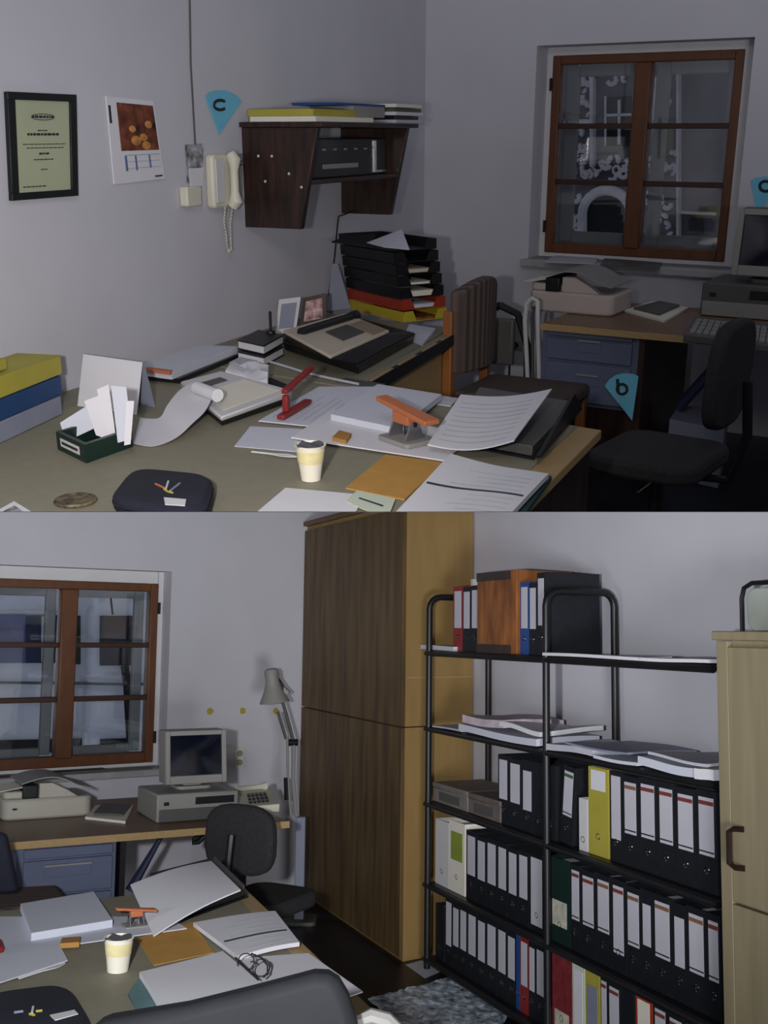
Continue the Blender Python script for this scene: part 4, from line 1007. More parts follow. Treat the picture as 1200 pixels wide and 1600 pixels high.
part(eb, 'shop_window', ebq([(-20,1157),(128,1154),(128,1175),(-20,1178)], .03, .02), m_extdark)
part(eb, 'shop_window', ebq([(157,1155),(216,1153),(216,1172),(157,1174)], .03, .02), m_extdark)
part(eb, 'shop_sign', ebq([(64,1160),(72,1160),(72,1170),(64,1170)], .06, .02), m_white)
part(eb, 'drain_pipe', MB(True).tube([EB.pt(195,1040,.12), EB.pt(199,1070,.12), EB.pt(201,1110,.12), EB.pt(204,1158,.12)], .045, 8), m_extdark)
part(eb, 'thin_wire', MB(True).tube([EB.pt(172,925,.12), EB.pt(176,960,.12)], .012, 6), m_extdark)

# tall wooden cabinet
nW_ = V((uw.y, -uw.x, 0))
Pd = Wall(B, Kc, wr*-1)           # plane of its dark doors
zs1 = B.vert(480, 822, Kc, nR).z; zs = B.vert(624, 1136, Kc, nR).z
lenD = (lint(Kc, wr, wb0, uw)-Kc).length-.012
esR = (V((pr_.x, pr_.y, 0))-Kc); wL = esR.length-.012; eL = esR.normalized()
tcb = thing(B, 'tall_cabinet', 'tall olive brown wooden cabinet standing in the corner behind the black shelving', 'cabinet', Kc+wr*lenD*.5+eL*wL*.5)
def blk(a0, a1, b0, b1, z0, z1): 
    f = lambda a, b: Kc+wr*a+eL*b
    return MB(True).prism([f(a0,b0)+up(z0), f(a1,b0)+up(z0), f(a1,b1)+up(z0), f(a0,b1)+up(z0)], (0,0,z1-z0))
part(tcb, 'lower_carcass', blk(.0, lenD, .02, wL, .001, zs-.003), m_cablight)
part(tcb, 'upper_carcass', blk(.0, lenD, .02, wL, zs+.003, zs1), m_cablight)
part(tcb, 'door', blk(.002, lenD-.002, 0, .0195, .02, zs-.004), m_cabdark, .002)
part(tcb, 'door', blk(.002, lenD-.002, 0, .0195, zs+.004, zs1-.03), m_cabdark, .002)
part(tcb, 'cornice', blk(-.01, lenD, -.012, wL, zs1+.0005, zs1+.03), m_deskedge, .003)
part(tcb, 'side_batten', blk(-.006, -.0005, .03, wL, zs+.25, zs+.255), m_deskwood)

# black tube shelving
Pf = B.at(667, 1514, 0); WS = Wall(B, Pf, dR); eS = -WS.n
sd_ = .0
s2 = WS.sz(854, 1200)[0]; 
zl = [WS.pt(662, y).z for y in (1016, 1133, 1250, 1376, 1492)]
rearpx = []
for dpt in (.3, .35, .4): rearpx.append(B.proj(Pf+eS*dpt+up(1.2)))
wdist = (V((pr_.x,pr_.y,0))-Pf).dot(eS)
dS = min(.36, wdist-.04)
sEnd = WS.sz(1122, 1200)[0]
for _ in range(1): pass
sx = [0, s2, 2*s2 if 2*s2 < sEnd+.6 else sEnd]
sE = sEnd-.01
shl = thing(B, 'shelving_rack', 'black metal tube shelving rack full of files along the white wall', 'rack', WS.P(s2, 0, -dS/2))
zt0 = zl[0]
hoop = .27
for i, s_ in enumerate((0, s2)):
    r = .016
    pts = [WS.P(s_, .002, 0), WS.P(s_, zt0+hoop-.06, 0)]+[WS.P(s_, zt0+hoop-.06+.06*math.sin(a*math.pi/8), -.06+.06*math.cos(a*math.pi/8)) for a in range(1,5)]
    pts += [WS.P(s_, zt0+hoop-.06+.06*math.cos(a*math.pi/8), -(dS-.06)-.06*math.sin(a*math.pi/8)) for a in range(0,5)]+[WS.P(s_, .002, -dS)]
    part(shl, 'end_frame', MB(True).tube(pts, r, 10), m_black)
for z in zl:
    g = MB(True).prism([WS.P(-.02, z, .0), WS.P(sE, z, .0), WS.P(sE, z, -dS), WS.P(-.02, z, -dS)], (0,0,-.02))
    part(shl, 'shelf_board', g, m_black, .003)
    g = MB(True).tube([WS.P(-.03, z-.015, .002), WS.P(sE, z-.015, .002)], .013, 8); part(shl, 'front_rail', g, m_black)

# files: one builder, spine towards the room
CNT = {}
ORD = ['first','second','third','fourth','fifth','sixth','seventh','eighth','ninth','tenth','eleventh','twelfth']
SHN = ['top shelf', 'second shelf', 'third shelf', 'fourth shelf', 'lowest shelf']
bins = thing_list = []
def file_at(px0, px1, lv, h=.315, body=None, lab=None, band=None, off=-.035, d=.27, style='std', label=None, lean=0, lz=(.36,.93), grp='lever arch files on the black shelving'):
    z = zl[lv]+.0012; zm = z+h*.6
    a = (WS.sz(px0, B.proj(WS.P(0, zm, off))[1], off)[0]); b = WS.sz(px1, 1200, off)[0]
    a = WS.sz(px0, 1200, off)[0]
    w = (b-a)-.0025; body = body or m_binder
    if style == 'end': w = b-a
    p = WS.P((a+b)/2, z, off); ry = lean
    if lean: p = p+up(abs(math.sin(lean))*w*.55)
    o = thing(B, 'lever_arch_file', label, 'file', p, WS.rz, group=grp, ry=ry)
    cov = MB().prism([(-w/2,0,0),(w/2,0,0),(w/2,0,h),(-w/2,0,h)], (0,.004,0))
    cov.prism([(-w/2,.0042,0),(-w/2+.003,.0042,0),(-w/2+.003,.0042,h),(-w/2,.0042,h)], (0,d,0)).prism([(w/2,.0042,0),(w/2-.003,.0042,0),(w/2-.003,.0042,h),(w/2,.0042,h)], (0,d,0))
    part(o, 'cover', cov, body)
    part(o, 'page_block', MB().box(-w/2+.0035, w/2-.0035, .01, d-.01, .012, h-.02), m_paper)
    if lab is not False:
        l = lab or mat('spine_label_paper', (190,188,198), .8, .03)
        part(o, 'spine_label', MB().box(-w*.36, w*.36, -.0016, -.0003, h*lz[0], h*lz[1]), l)
        if band: part(o, 'label_band', MB().box(-w*.36, w*.36, -.0026, -.0018, h*(lz[1]-.075), h*(lz[1]-.035)), band)
        if band: part(o, 'label_rule', MB().box(-w*.36, w*.36, -.0026, -.0018, h*(lz[0]+.03), h*(lz[0]+.045)), m_ink)
    rg = part(o, 'finger_ring', MB().tube([(w*.0+.011*math.cos(k*math.pi/7), -.002, h*.22+.011*math.sin(k*math.pi/7)) for k in range(14)], .0016, 5, True), m_chrome)
    return o
m_bandr = mat('dark_red_band', (120,54,50), .7, .05); m_bandb = mat('brown_band', (130,92,66), .7, .05)
def row(bounds, lv, where, kinds=None, h=.315):
    n = len(bounds)-1
    for i in range(n):
        kd = (kinds or {}).get(i, {})
        kd = dict(kd); lb = kd.pop('label', None)
        txt = 'black lever arch file, %s %s on the %s' % (ORD[i], where, SHN[lv])
        if lb: txt = lb
        file_at(bounds[i], bounds[i+1], lv, kd.pop('h', h*(1-.02*((i*7) % 3 == 1))), label=txt, **kd)
R_ = dict(band=m_bandr); Bn = dict(band=m_bandb)
# top shelf
row([707,722,735,748], 0, 'x', {0: dict(body=m_red, label='red lever arch file, first file on the top shelf'),
    1: dict(label='black lever arch file directly right of the red one on the top shelf'), 2: dict(label='black lever arch file against the wooden magazine box, its red-file side')})
row([813,827,840,853], 0, 'x', {0: dict(body=m_bluebind, label='blue lever arch file beside the wooden magazine box on the top shelf'),
    1: dict(label='black lever arch file between the blue file and the end file on the top shelf'),
    2: dict(label='black end file showing its broad dark side on the top shelf', h=.35)})
a0 = WS.sz(749, 1200, -.035)[0]; a1 = WS.sz(812, 1200, -.035)[0]; w_ = a1-a0
mbx_ = thing(B, 'magazine_box', 'orange brown wooden magazine box standing among the files on the top shelf', 'box', WS.P((a0+a1)/2, zl[0]+.001, -.02), WS.rz)
part(mbx_, 'front_board', MB().box(-w_/2+.001, w_/2-.001, 0, .012, 0, .37), m_oldwood, .002)
part(mbx_, 'side_board', MB().box(-w_/2+.001, -w_/2+.013, .0125, .29, 0, .37), m_oldwood)
part(mbx_, 'side_board', MB().box(w_/2-.013, w_/2-.001, .0125, .29, 0, .37), m_oldwood)
part(mbx_, 'top_board', MB().box(-w_/2+.0135, w_/2-.0135, .0125, .29, .355, .37), m_darkwood)
part(mbx_, 'end_strip', MB().box(-w_/2+.001, w_/2-.05, -.004, -.0005, .33, .37), m_darkwood)
part(mbx_, 'end_strip', MB().box(-w_/2+.001, w_/2-.05, -.004, -.0005, .0, .04), m_darkwood)
solo(B, 'paper_roll', 'white roll standing behind the black files on the top shelf', 'roll', MB(True).lathe([(.03,0),(.03,.37),(.001,.372)], WS.P(WS.sz(752,1200,-.3)[0]-.05, zl[0]+.001, -dS+.045), 16), m_white)
def spile(name, label, cat, px0, px1, lv, zoff, th, m, o0=0.02, o1=-.3, wav=.0, dx=0):
    a = WS.sz(px0, 1200)[0]; b = WS.sz(px1, 1200)[0]; z = zl[lv]+.001+zoff+wav
    c = [WS.P(a, z, o0), WS.P(b, z, o0*.6), WS.P(b+dx, z, o1), WS.P(a+dx*.5, z, o1*.95)]
    r = random.Random(int(px0*7+lv)); ph = r.uniform(0, 6)
    return solo(B, name, label, cat, MB(True).grid(lambda s, t: bil(c, s, t)+up(th+wav*math.sin(4*s+3*t+ph)), 10, 6, (0,0,th*.98)), m)
spile('paper_stack', 'white papers at the free left end of the top shelf', 'papers', 650, 704, 0, 0, .022, m_paper2, -.02, -.25, .002)
spile('paper_stack', 'long white papers hanging over the front of the top shelf right of the files', 'papers', 858, 1010, 0, 0, .012, m_paper, .03, -.12, .002)
spile('paper_stack', 'white papers on the top shelf next to the pale cabinet', 'papers', 1014, 1118, 0, 0, .012, m_paper, .03, -.2, .002)
# second shelf loose papers
spile('magazine', 'thin white brochure at the left end of the second shelf', 'brochure', 678, 722, 1, 0, .008, m_print, .01, -.2, .002)
for k, (x0, x1, zo, th, m, wv, lb) in enumerate(((722,842,0,.03,m_paper2,.006,'lowest sheets of the paper heap left of the middle post on the second shelf'),
        (728,790,.045,.035,mat('pinkish_print', (196,180,188), .8, .2, 20),.006,'pinkish brochures on top of the paper heap on the second shelf'),
        (786,848,.045,.02,m_paper,.01,'curled white sheets beside the pinkish brochures on the second shelf'))):
    spile('paper_stack', lb, 'papers', x0, x1, 1, zo, th, m, .02, -.3, wv)
for k, (x0, x1, zo, th, m, wv, lb) in enumerate(((860,930,0,.025,m_print,.005,'grey brochures just right of the middle post on the second shelf'),
        (934,1000,0,.012,m_paper2,.003,'flat white sheets in the middle of the right bay on the second shelf'),
        (890,985,.032,.008,m_greyblue,.004,'thin dark edged brochure lying across other papers on the second shelf'),
        (1004,1090,0,.03,m_paper2,.006,'curled sheets and envelopes in the right bay of the second shelf'),
        (1020,1110,.042,.01,m_print,.006,'grey print lying on the curled sheets on the second shelf'),
        (1092,1119,0,.035,m_paper,.002,'white card stack against the pale cabinet on the second shelf'))):
    spile('paper_stack', lb, 'papers', x0, x1, 1, zo, th, m, .02, -.3, wv)
# third shelf: cassette boxes and files
for k, (x0, x1, zo, m, lb) in enumerate(((668,722,0,mat('grey_brown_box', (120,112,108), .6, .2, 20),'grey brown cassette box at the left end of the third shelf'),
        (723,773,0,mat('taupe_box', (104,94,90), .6, .2, 20),'taupe cassette box beside the first file of the third shelf'))):
    a = WS.sz(x0, 1200)[0]; b = WS.sz(x1, 1200)[0]
    t = thing(B, 'cassette_box', lb, 'box', WS.P((a+b)/2, zl[2]+.001, -.03), WS.rz); w_ = b-a-.003
    part(t, 'box_body', MB().box(-w_/2, w_/2, 0, .28, 0, .07), m, .004)
    part(t, 'box_lid', MB().box(-w_/2-.0005, w_/2+.0005, -.002, .282, .0705, .095), m, .003)
    part(t, 'front_window', MB().box(-w_*.3, w_*.3, -.003, -.0005, .015, .055), m_greyd, .001)
row([778,795,815,833,851], 2, 'right of the cassette boxes', {0: {}, 1: {}, 2: dict(lz=(.3,.85)), 3: dict(lab=False, label='black lever arch file without a visible label against the middle post')}, h=.3)
file_at(874, 893, 2, .31, label='black lever arch file leaning to the right beside the yellow folder', band=mat('green_band', (60,96,70), .7, .05), lean=.1)
file_at(858, 867, 2, .30, label='unlabelled black file in the dark gap right of the middle post', lab=False)
file_at(919, 950, 2, .33, body=m_yellow, lab=m_paper, label='tall yellow and white file standing on the third shelf', lz=(.74,.97))
file_at(904, 917, 2, .2, body=m_white, label='short white booklet holder leaning before the yellow file', lab=False)
row([952,972,997,1026,1054,1086,1119], 2, 'right of the yellow file', {0: dict(lz=(.25,.95)), 1: Bn, 2: R_, 3: R_, 4: R_, 5: R_}, h=.33)
# fourth shelf
file_at(681, 702, 3, .31, body=m_white, label='white folder with frayed edge, first on the fourth shelf', lab=False)
file_at(702, 727, 3, .33, body=m_paper3, lab=mat('lime_print', (136,150,60), .6, .1), label='white and lime green brochure holder near the left post of the fourth shelf', lz=(.45,.85))
row([729,745,760,777,793,809,826,850], 3, 'right of the lime green holder', {6: dict(lz=(.08,.96), label='black file with a full length pale label against the middle post')}, h=.31)
file_at(858, 889, 3, .33, body=m_green, lab=mat('cream_dog_print', (190,186,172), .6, .3, 30), label='dark green picture file with cream patches right of the middle post', lz=(.2,.5))
kk = {1: R_, 2: Bn, 3: R_, 4: Bn, 6: Bn, 8: Bn, 9: R_, 0: R_, 5: dict(lz=(.42,.85)), 7: dict(lz=(.36,.86))}
kk[3] = dict(band=m_bandr, lz=(.2,.93))
row([890,906,929,953,975,999,1016,1047,1068,1099,1120], 3, 'right of the green picture file', kk, h=.33)
# lowest shelf
file_at(682, 696, 4, .26, label='low black file at the left end of the lowest shelf', lab=False)
row([697,708,719,731,746,760,777,792,806,812,825,836,851], 4, 'from the left end', {
    0: dict(lz=(.3,.95)), 8: dict(body=m_bluebind, lab=False, label='narrow dark blue folder beside the red file on the lowest shelf'), 9: dict(body=m_red, label='narrow red file left of the middle post on the lowest shelf')}, h=.31)
file_at(861, 891, 4, .325, body=mat('maroon_print', (120,40,46), .6, .3, 30), lab=mat('cream_dog_print2', (190,186,172), .6, .3, 30), label='maroon picture file right of the middle post on the lowest shelf', lz=(.1,.3))
file_at(892, 911, 4, .32, body=m_greenpaper, lab=m_paper, label='pale green and white folder beside the maroon picture file', lz=(.05,.9))
file_at(912, 934, 4, .33, body=m_yellow, lab=m_greyblue, label='yellow file with grey label on the lowest shelf', lz=(.3,.78))
row([935,946,966], 4, 'x', {0: dict(band=m_bandr, label='slim black file directly right of the yellow file'), 1: dict(band=m_bandr, label='second black file right of the yellow file, before the dark gap')}, h=.32)
file_at(967, 986, 4, .31, lab=False, label='unlabelled black file between the slim files and the red framed file')
file_at(988, 1014, 4, .325, body=m_redtray, lab=m_paper3, label='bright red file with framed white label on the lowest shelf', lz=(.1,.92))
row([1015,1037,1062,1090,1118], 4, 'right of the bright red file', {0: R_, 1: R_}, h=.32)

# pale cabinet at the right edge
offc = .05
WC = Wall(B, WS.P(0, 0, offc), dR)
c0_ = WC.sz(1123, 1200)[0]; zc1 = WC.sz(1123, 986)[1]; zcs = WC.sz(1130, 1405)[1]
dC = wdist+offc-.02
pc_ = thing(B, 'pale_cabinet', 'pale ash cabinet with a dark bow handle cut by the right picture edge', 'cabinet', WC.P(c0_+.45, 0, -dC/2))
def cb_(a, b, z0, z1, o0, o1): return MB(True).prism([WC.P(a,z0,o0), WC.P(b,z0,o0), WC.P(b,z0,o1), WC.P(a,z0,o1)], (0,0,z1-z0))
part(pc_, 'carcass', cb_(c0_, c0_+.9, .001, zc1-.03, -dC, -.022), m_cabpale)
part(pc_, 'top_board', cb_(c0_-.008, c0_+.908, zc1-.029, zc1, -dC, .012), m_cabpale, .003)
part(pc_, 'stile', cb_(c0_, c0_+.05, .001, zc1-.031, -.0215, 0), m_cabpale, .002)
d1_ = part(pc_, 'door', cb_(c0_+.052, c0_+.6, zcs+.004, zc1-.05, -.0215, .0), m_cabpale, .002)
d2_ = part(pc_, 'door', cb_(c0_+.052, c0_+.6, .06, zcs-.004, -.0215, .0), m_cabpale, .002)
hp = [WC.sz(1163,1293), WC.sz(1150,1293), WC.sz(1150,1353), WC.sz(1163,1353)]
hs_ = (hp[1][0], hp[0][0]); hz = (hp[1][1], hp[2][1])
part(d1_, 'handle', MB(True).tube([WC.P(hs_[1], hz[0], .001), WC.P(hs_[1]*.4+hs_[0]*.6, hz[0], .02), WC.P(hs_[0], hz[0]-.01, .028), WC.P(hs_[0], hz[1]+.01, .028), WC.P(hs_[1]*.4+hs_[0]*.6, hz[1], .02), WC.P(hs_[1], hz[1], .001)], .009, 8), mat('dark_bronze', (46,28,26), .4, .1, metal=.4))
o_ = thing(B, 'storage_case', 'pale grey rounded case with black edge on top of the pale cabinet', 'case', WC.P(c0_+.33, zc1, -.2), WC.rz)
s_a = WC.sz(1163, 950, -.2)[0]-c0_-.33
part(o_, 'case_body', MB().rbox(s_a+.012, s_a+.5, 0, .18, .001, .145, .04, axis='y'), mat('pale_grey_case', (170,176,166), .4, .05), .004)
part(o_, 'black_edge', MB().tube([(s_a,-.01,.001),(s_a,-.01,.11),(s_a+.012,-.01,.145),(s_a+.05,-.01,.16),(s_a+.5,-.01,.16)], .008, 8), m_black)

# sheet on the floor, and glare there modelled as a crumpled bluish layer
sheet(B, 'sheet_of_paper', 'grey sheet lying on the dark floor at the foot of the shelving post', 'paper', [(634,1507),(668,1498),(696,1514),(664,1528)], .001, .002, m_print)
r_ = random.Random(11)
fq = [B.at(x, y, .06) for x, y in ((560,1545),(700,1500),(862,1540),(905,1650))]+[]
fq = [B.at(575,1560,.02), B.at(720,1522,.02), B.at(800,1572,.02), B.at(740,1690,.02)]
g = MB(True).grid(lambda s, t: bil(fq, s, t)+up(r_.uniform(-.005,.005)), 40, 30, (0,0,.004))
solo(B, 'floor_glare', 'bluish glare on the dark floor before the shelving, modelled as a crumpled layer', 'glare', g, m_glare)
# ---------- lower view: window table and its things ----------
tb1 = B.at(20, 1316, DZ); tb2 = B.at(345, 1291, DZ); ut = (tb2-tb1).normalized(); nt_ = V((-ut.y, ut.x, 0))
te = B.vert(452, 1280, tb1, nt_); Lt = (te-tb1).dot(ut); dt = 1.0
t0_ = tb1-ut*1.2
bt_ = thing(B, 'computer_table', 'long table with pale front edge standing below the lower window', 'table', tb1+ut*.8+nt_*.4-up(DZ))
def tq_(a, b, o0, o1, z0, z1): return MB(True).prism([tb1+ut*a+nt_*o0+up(z0-DZ), tb1+ut*b+nt_*o0+up(z0-DZ), tb1+ut*b+nt_*o1+up(z0-DZ), tb1+ut*a+nt_*o1+up(z0-DZ)], (0,0,z1-z0))
part(bt_, 'table_top', tq_(-1.2, Lt, 0, dt, DZ-.03, DZ), MATS['brown_laminate'], .002)
part(bt_, 'front_edge', tq_(-1.2, Lt, -.005, -.0005, DZ-.031, DZ), m_deskwood)
def ts(px, off=0): 
    w = Wall(B, tb1+nt_*off, ut); p = w.pt(px, 1330); return (p-tb1).dot(ut)
a = ts(418, .03); part(bt_, 'leg', tq_(a, a+.04, .4, .85, 0, DZ-.031), m_darkwood)
a = ts(188, .03); part(bt_, 'leg', tq_(a, a+.025, .03, .85, 0, DZ-.031), m_black)
Wq = Wall(B, tb1+nt_*.3, ut)
part(bt_, 'brace', MB(True).tube([Wq.pt(256,1300), Wq.pt(203,1392)], [.01,.024], 8), MATS['dark_blue_metal'])
# drawers
a0_, a1_ = ts(27, .03), ts(184, .03); zz0 = .30
dcb = thing(B, 'drawer_cabinet', 'slate blue drawer unit under the table in the lower view', 'cabinet', tb1+ut*(a0_+a1_)/2+nt_*.3+up(.001-DZ))
part(dcb, 'cabinet_body', tq_(a0_, a1_, .055, .6, .002, DZ-.035), m_drawer, .003)
for z0, z1 in ((DZ-.085, DZ-.045), (DZ-.235, DZ-.095), (DZ-.46, DZ-.245)):
    d_ = part(dcb, 'drawer', tq_(a0_+.03, a1_-.02, .035, .0545, z0, z1), m_drawer, .003)
    if z1-z0 > .1:
        m_ = a0_+(a1_-a0_)*.5; zz = z0+(z1-z0)*.5
        part(d_, 'recessed_handle', tq_(m_-.1, m_+.1, .031, .0345, zz, zz+.045), m_drawer, .002)
        part(d_, 'handle_lip', tq_(m_-.1, m_+.1, .02, .0345, zz+.0455, zz+.053), m_grey)
rzT = math.atan2(ut.y, ut.x)
make_fax(B, B.at(66, 1272, DZ+.001), rzT, .86, 'beige document scanner on the table in the lower view, left of the magazines', mat('warm_grey_plastic', (176,172,160), .5, .03))
sheet(B, 'magazine', 'magazines lying on the table between the scanner and the light grey computer', 'magazine', [(133,1276),(150,1258),(208,1258),(196,1283)], DZ+.001, .012, m_paper3)
sheet(B, 'brochure', 'dark brochure on the magazines beside the light grey computer', 'brochure', [(146,1270),(160,1255),(205,1256),(192,1272)], DZ+.014, .01, m_greyd)
pcb = B.at(292, 1273, DZ+.001)
make_computer(B, pcb, rzT, .80, 'light grey desktop computer case on the table under the monitor', 'light grey monitor with dark blue screen on the light computer case', mon=(.02,.03), light=True)
Wm = WB
# desk telephone / calculator
dq = [B.at(x, y, DZ+.04) for x, y in ((366,1243),(370,1262),(437,1256),(425,1236))]; db_ = [V((p.x,p.y,DZ+.001)) for p in dq]
dq[0] += up(.02); dq[3] += up(.02)
tp = thing(B, 'desk_telephone', 'cream push button telephone on the table right of the computer', 'telephone', (db_[0]+db_[2])/2)
part(tp, 'telephone_base', MB(True).hexa(db_, dq), m_cream, .004)
g = MB(True)
for i in range(5):
    for j in range(3):
        c = [p+up(.001) for p in sub(dq, .3+.2*j, .44+.2*j, .3+.1*i, .37+.1*i)]; g.hexa(c, [p+up(.006) for p in c])
part(tp, 'key_field', g, m_black)
hp_ = [bil(dq, .12, t)+up(.02) for t in (.05,.15,.4,.65,.8)]; part(tp, 'handset', MB(True).tube(hp_, [.022,.014,.012,.014,.022], 8), m_cream)
so2 = make_outlet(B, WB, 373, 1192, 'small cream wall socket beside the monitor in the lower view', .7)
for k, x in enumerate((328, 379, 431)):
    s_, z_ = WB.sz(x, 1111); r = random.Random(k)
    pts = [WB.P(s_+.024*math.cos(a*math.pi/4)*r.uniform(.7,1.1), z_+.024*math.sin(a*math.pi/4)*r.uniform(.7,1.1), .002) for a in range(8)]
    solo(B, 'wall_sticker', ('yellow sticker on the wall, the one nearest the window', 'yellow sticker on the wall, middle one of three', 'yellow sticker on the wall half behind the lamp arm')[k], 'sticker', MB(True).prism(pts, WB.n*.002), m_yellow, group='yellow stickers on the wall')
solo(B, 'wall_hook', 'small black hook on the wall beside the monitor', 'hook', MB(True).tube([WB.pt(352,1166,.002), WB.pt(352,1166,.03)], .01, 8), m_black)
# black cable bundle under the table
solo(B, 'cable_bundle', 'black cable bundle hanging under the table top behind the chair', 'cable', MB(True).tube([Wq.pt(x, y) for x, y in ((338,1298),(318,1301),(303,1312),(302,1317),(310,1316),(322,1304))], .012, 8), m_black)
# lamp on its column
pl_ = B.at(467, 1440, 0); 
lamp_o = thing(B, 'floor_lamp', 'grey swing arm lamp on a square column beside the tall cabinet', 'lamp', pl_)
up_at = lambda x, y, dy=0: above(B, x, y, pl_+V((0, dy, 0)))
zc_ = up_at(466, 1276).z
part(lamp_o, 'column', MB().prism([(-.028,-.028,.001),(.028,-.028,.001),(.028,.028,.001),(-.028,.028,.001)], (0,0,zc_)), m_greyblue, .006)
part(lamp_o, 'foot', MB().rbox(-.1,.1,-.1,.1,0.0005,.02,.03), m_greyd)
A1 = up_at(463,1276); A2 = up_at(459,1160); A3 = up_at(447,1115); A4 = up_at(440,1092)
part(lamp_o, 'lower_arm', MB(True).tube([A1, up_at(458,1220), A2], .012, 8).tube([A1+V((-.03,0,0)), up_at(450,1220), up_at(449,1150)], .008, 8), m_grey)
part(lamp_o, 'upper_arm', MB(True).tube([A2, A3, A4], .010, 8).tube([up_at(447,1155), up_at(434,1112)], .009, 8), m_greyd)
part(lamp_o, 'elbow_joint', MB(True).tube([A2+V((-.03,-.01,0)), A2+V((.02,.01,0))], .02, 10), m_black)
part(lamp_o, 'counterweight', MB(True).tube([up_at(447,1215), up_at(448,1250)], .014, 8), m_black)
# lamp shade: bell open downwards, tilted
hp0 = up_at(424, 1050); hp1 = up_at(429, 1098)
axv = (hp1-hp0).normalized(); Lh = (hp1-hp0).length
def bell(prof, n=22):
    t = axv; e1 = t.orthogonal().normalized(); e2 = t.cross(e1); mb = MB(True); vs = []; fs = []
    for r, l in prof: vs += [hp0+t*l*Lh+(e1*math.cos(2*math.pi*j/n)+e2*math.sin(2*math.pi*j/n))*r for j in range(n)]
    for i in range(len(prof)-1): fs += [(i*n+j, i*n+(j+1) % n, (i+1)*n+(j+1) % n, (i+1)*n+j) for j in range(n)]
    fs += [tuple(range(n)), tuple((len(prof)-1)*n+j for j in range(n))]
    return mb.add(vs, fs)
part(lamp_o, 'lamp_shade', bell([(.02,-.12),(.035,-.08),(.042,.0),(.04,.3),(.055,.6),(.085,.95),(.088,1.0),(.084,1.0),(.05,.6),(.001,.5)]), m_grey)
part(lamp_o, 'lamp_bracket', MB(True).tube([hp0.lerp(hp1,.25)+V((.03,0,0)), up_at(440,1070), A4], .012, 8), m_black)
s2_ = [up_at(x, y) for x, y in ((436,1060),(443,1072),(453,1082),(440,1090))]
part(lamp_o, 'switch_cowl', MB(True).prism(s2_, (0,.05,0)), m_grey, .004)
# swivel chair at that table
pch = B.at(385, 1455, 0)
pch = B.at(414, 1396, .46); pch.z = 0
oc = make_office_chair(B, pch, math.radians(152), 'dark fabric swivel chair between the table and the lamp column', .46, .30, m_orgfab, .36, .36, .0, .17)
# padded seat behind the desk and hanging garment at the left edge
pb0 = B.at(-40, 1400, .47)
pdc = thing(B, 'padded_chair', 'dark padded chair seat showing behind the desk papers in the lower view', 'chair', V((pb0.x, pb0.y, 0)))
sq = [B.at(x, y, .63) for x, y in ((-60,1424),(-40,1388),(92,1381),(112,1414))]
part(pdc, 'seat', MB(True).hexa([p-up(.09) for p in sq], sq), m_seatstripe, .02)
for p in sq: part(pdc, 'leg', MB(True).tube([p*1.0-up(.095), V((p.x, p.y, .002))], .02, 8), m_chairwood)
bq_ = [above(B, x, y, sq[0]) for x, y in ((-70,1290),(6,1305),(26,1395),(-60,1400))]
part(pdc, 'backrest', MB(True).hexa(bq_, [p+V((0,.05,0)) for p in bq_]), m_navy, .015)

# ---------- lower view: main desk ----------
Kd = B.at(372, 1377, DZ); ed = B.at(560, 1556, DZ)-Kd; ed.normalize(); bd_ = -B.dirn(3200, 1016)
KI = Kd+bd_*.06
mdB = thing(B, 'main_desk', 'khaki topped desk with pale edge covered with papers in the lower view', 'desk', Kd+ed*.7+bd_*.6-up(DZ))
tn = (2.3-KI.y)/ed.y; KN = KI+ed*tn
part(mdB, 'desk_top', MB(True).prism([KI, KI+bd_*3.0, V((-3.2, 2.3, DZ)), KN], (0,0,-.028)), m_desk)
part(mdB, 'wood_edging', MB(True).prism([Kd, KI, KN, Kd+ed*tn], (0,0,-.03)), m_deskwood, .003)
part(mdB, 'side_panel', MB(True).prism([Kd+bd_*.03+ed*.03-up(.031), Kd+bd_*.055+ed*.03-up(.031), Kd+bd_*.055+ed*(tn-.1)-up(.031), Kd+bd_*.03+ed*(tn-.1)-up(.031)], (0,0,-.71)), m_darkwood)
part(mdB, 'modesty_panel', MB(True).prism([Kd+bd_*.06+ed*.05-up(.031), Kd+bd_*2.8+ed*.05-up(.031), Kd+bd_*2.8+ed*.08-up(.031), Kd+bd_*.06+ed*.08-up(.031)], (0,0,-.5)), m_darkwood)
# lever arch file with pages
bp = [B.at(x, y, Z) for x, y in ((235,1418),(330,1368),(386,1398),(292,1436))]
bp = [B.at(x, y, Z) for x, y in ((222,1398),(338,1352),(388,1402),(285,1440))]; c_ = sum(bp, V((0,0,0)))/4
rb2_ = thing(B, 'lever_arch_file', 'open black lever arch file under curled pages near the far desk corner', 'file', c_)
part(rb2_, 'back_cover', MB(True).hexa(bp, [p+up(.004) for p in bp]), m_binder)
part(rb2_, 'page_stack', MB(True).hexa([c_+(p-c_)*.94+up(.0045) for p in bp], [c_+(p-c_)*.93+up(.04) for p in bp]), m_greyd, .004)
cv = [B.at(236,1376,Z+.05), B.at(333,1350,Z+.06), B.at(330,1342,Z+.06), B.at(234,1366,Z+.05)]
part(rb2_, 'raised_cover', MB(True).hexa(cv, [p+V((.0,.02,.0)) for p in cv]), m_binder)
patch(B, 'sheet_of_paper', 'curled white pages lying over the open lever arch file in the lower view', 'paper', [(240,1462,Z+.006),(376,1390,Z+.095),(330,1345,Z+.085),(204,1382,Z+.06)], .004, m_paper, 12, bend=lambda s, t: .01*math.sin(math.pi*s), lines=0)
sheet(B, 'sheet_of_paper', 'wide white sheets under the catalogue and the hole punch in the lower view', 'paper', [(-60,1500),(-40,1432),(262,1432),(292,1450)], Z+.003, .003, m_paper2)
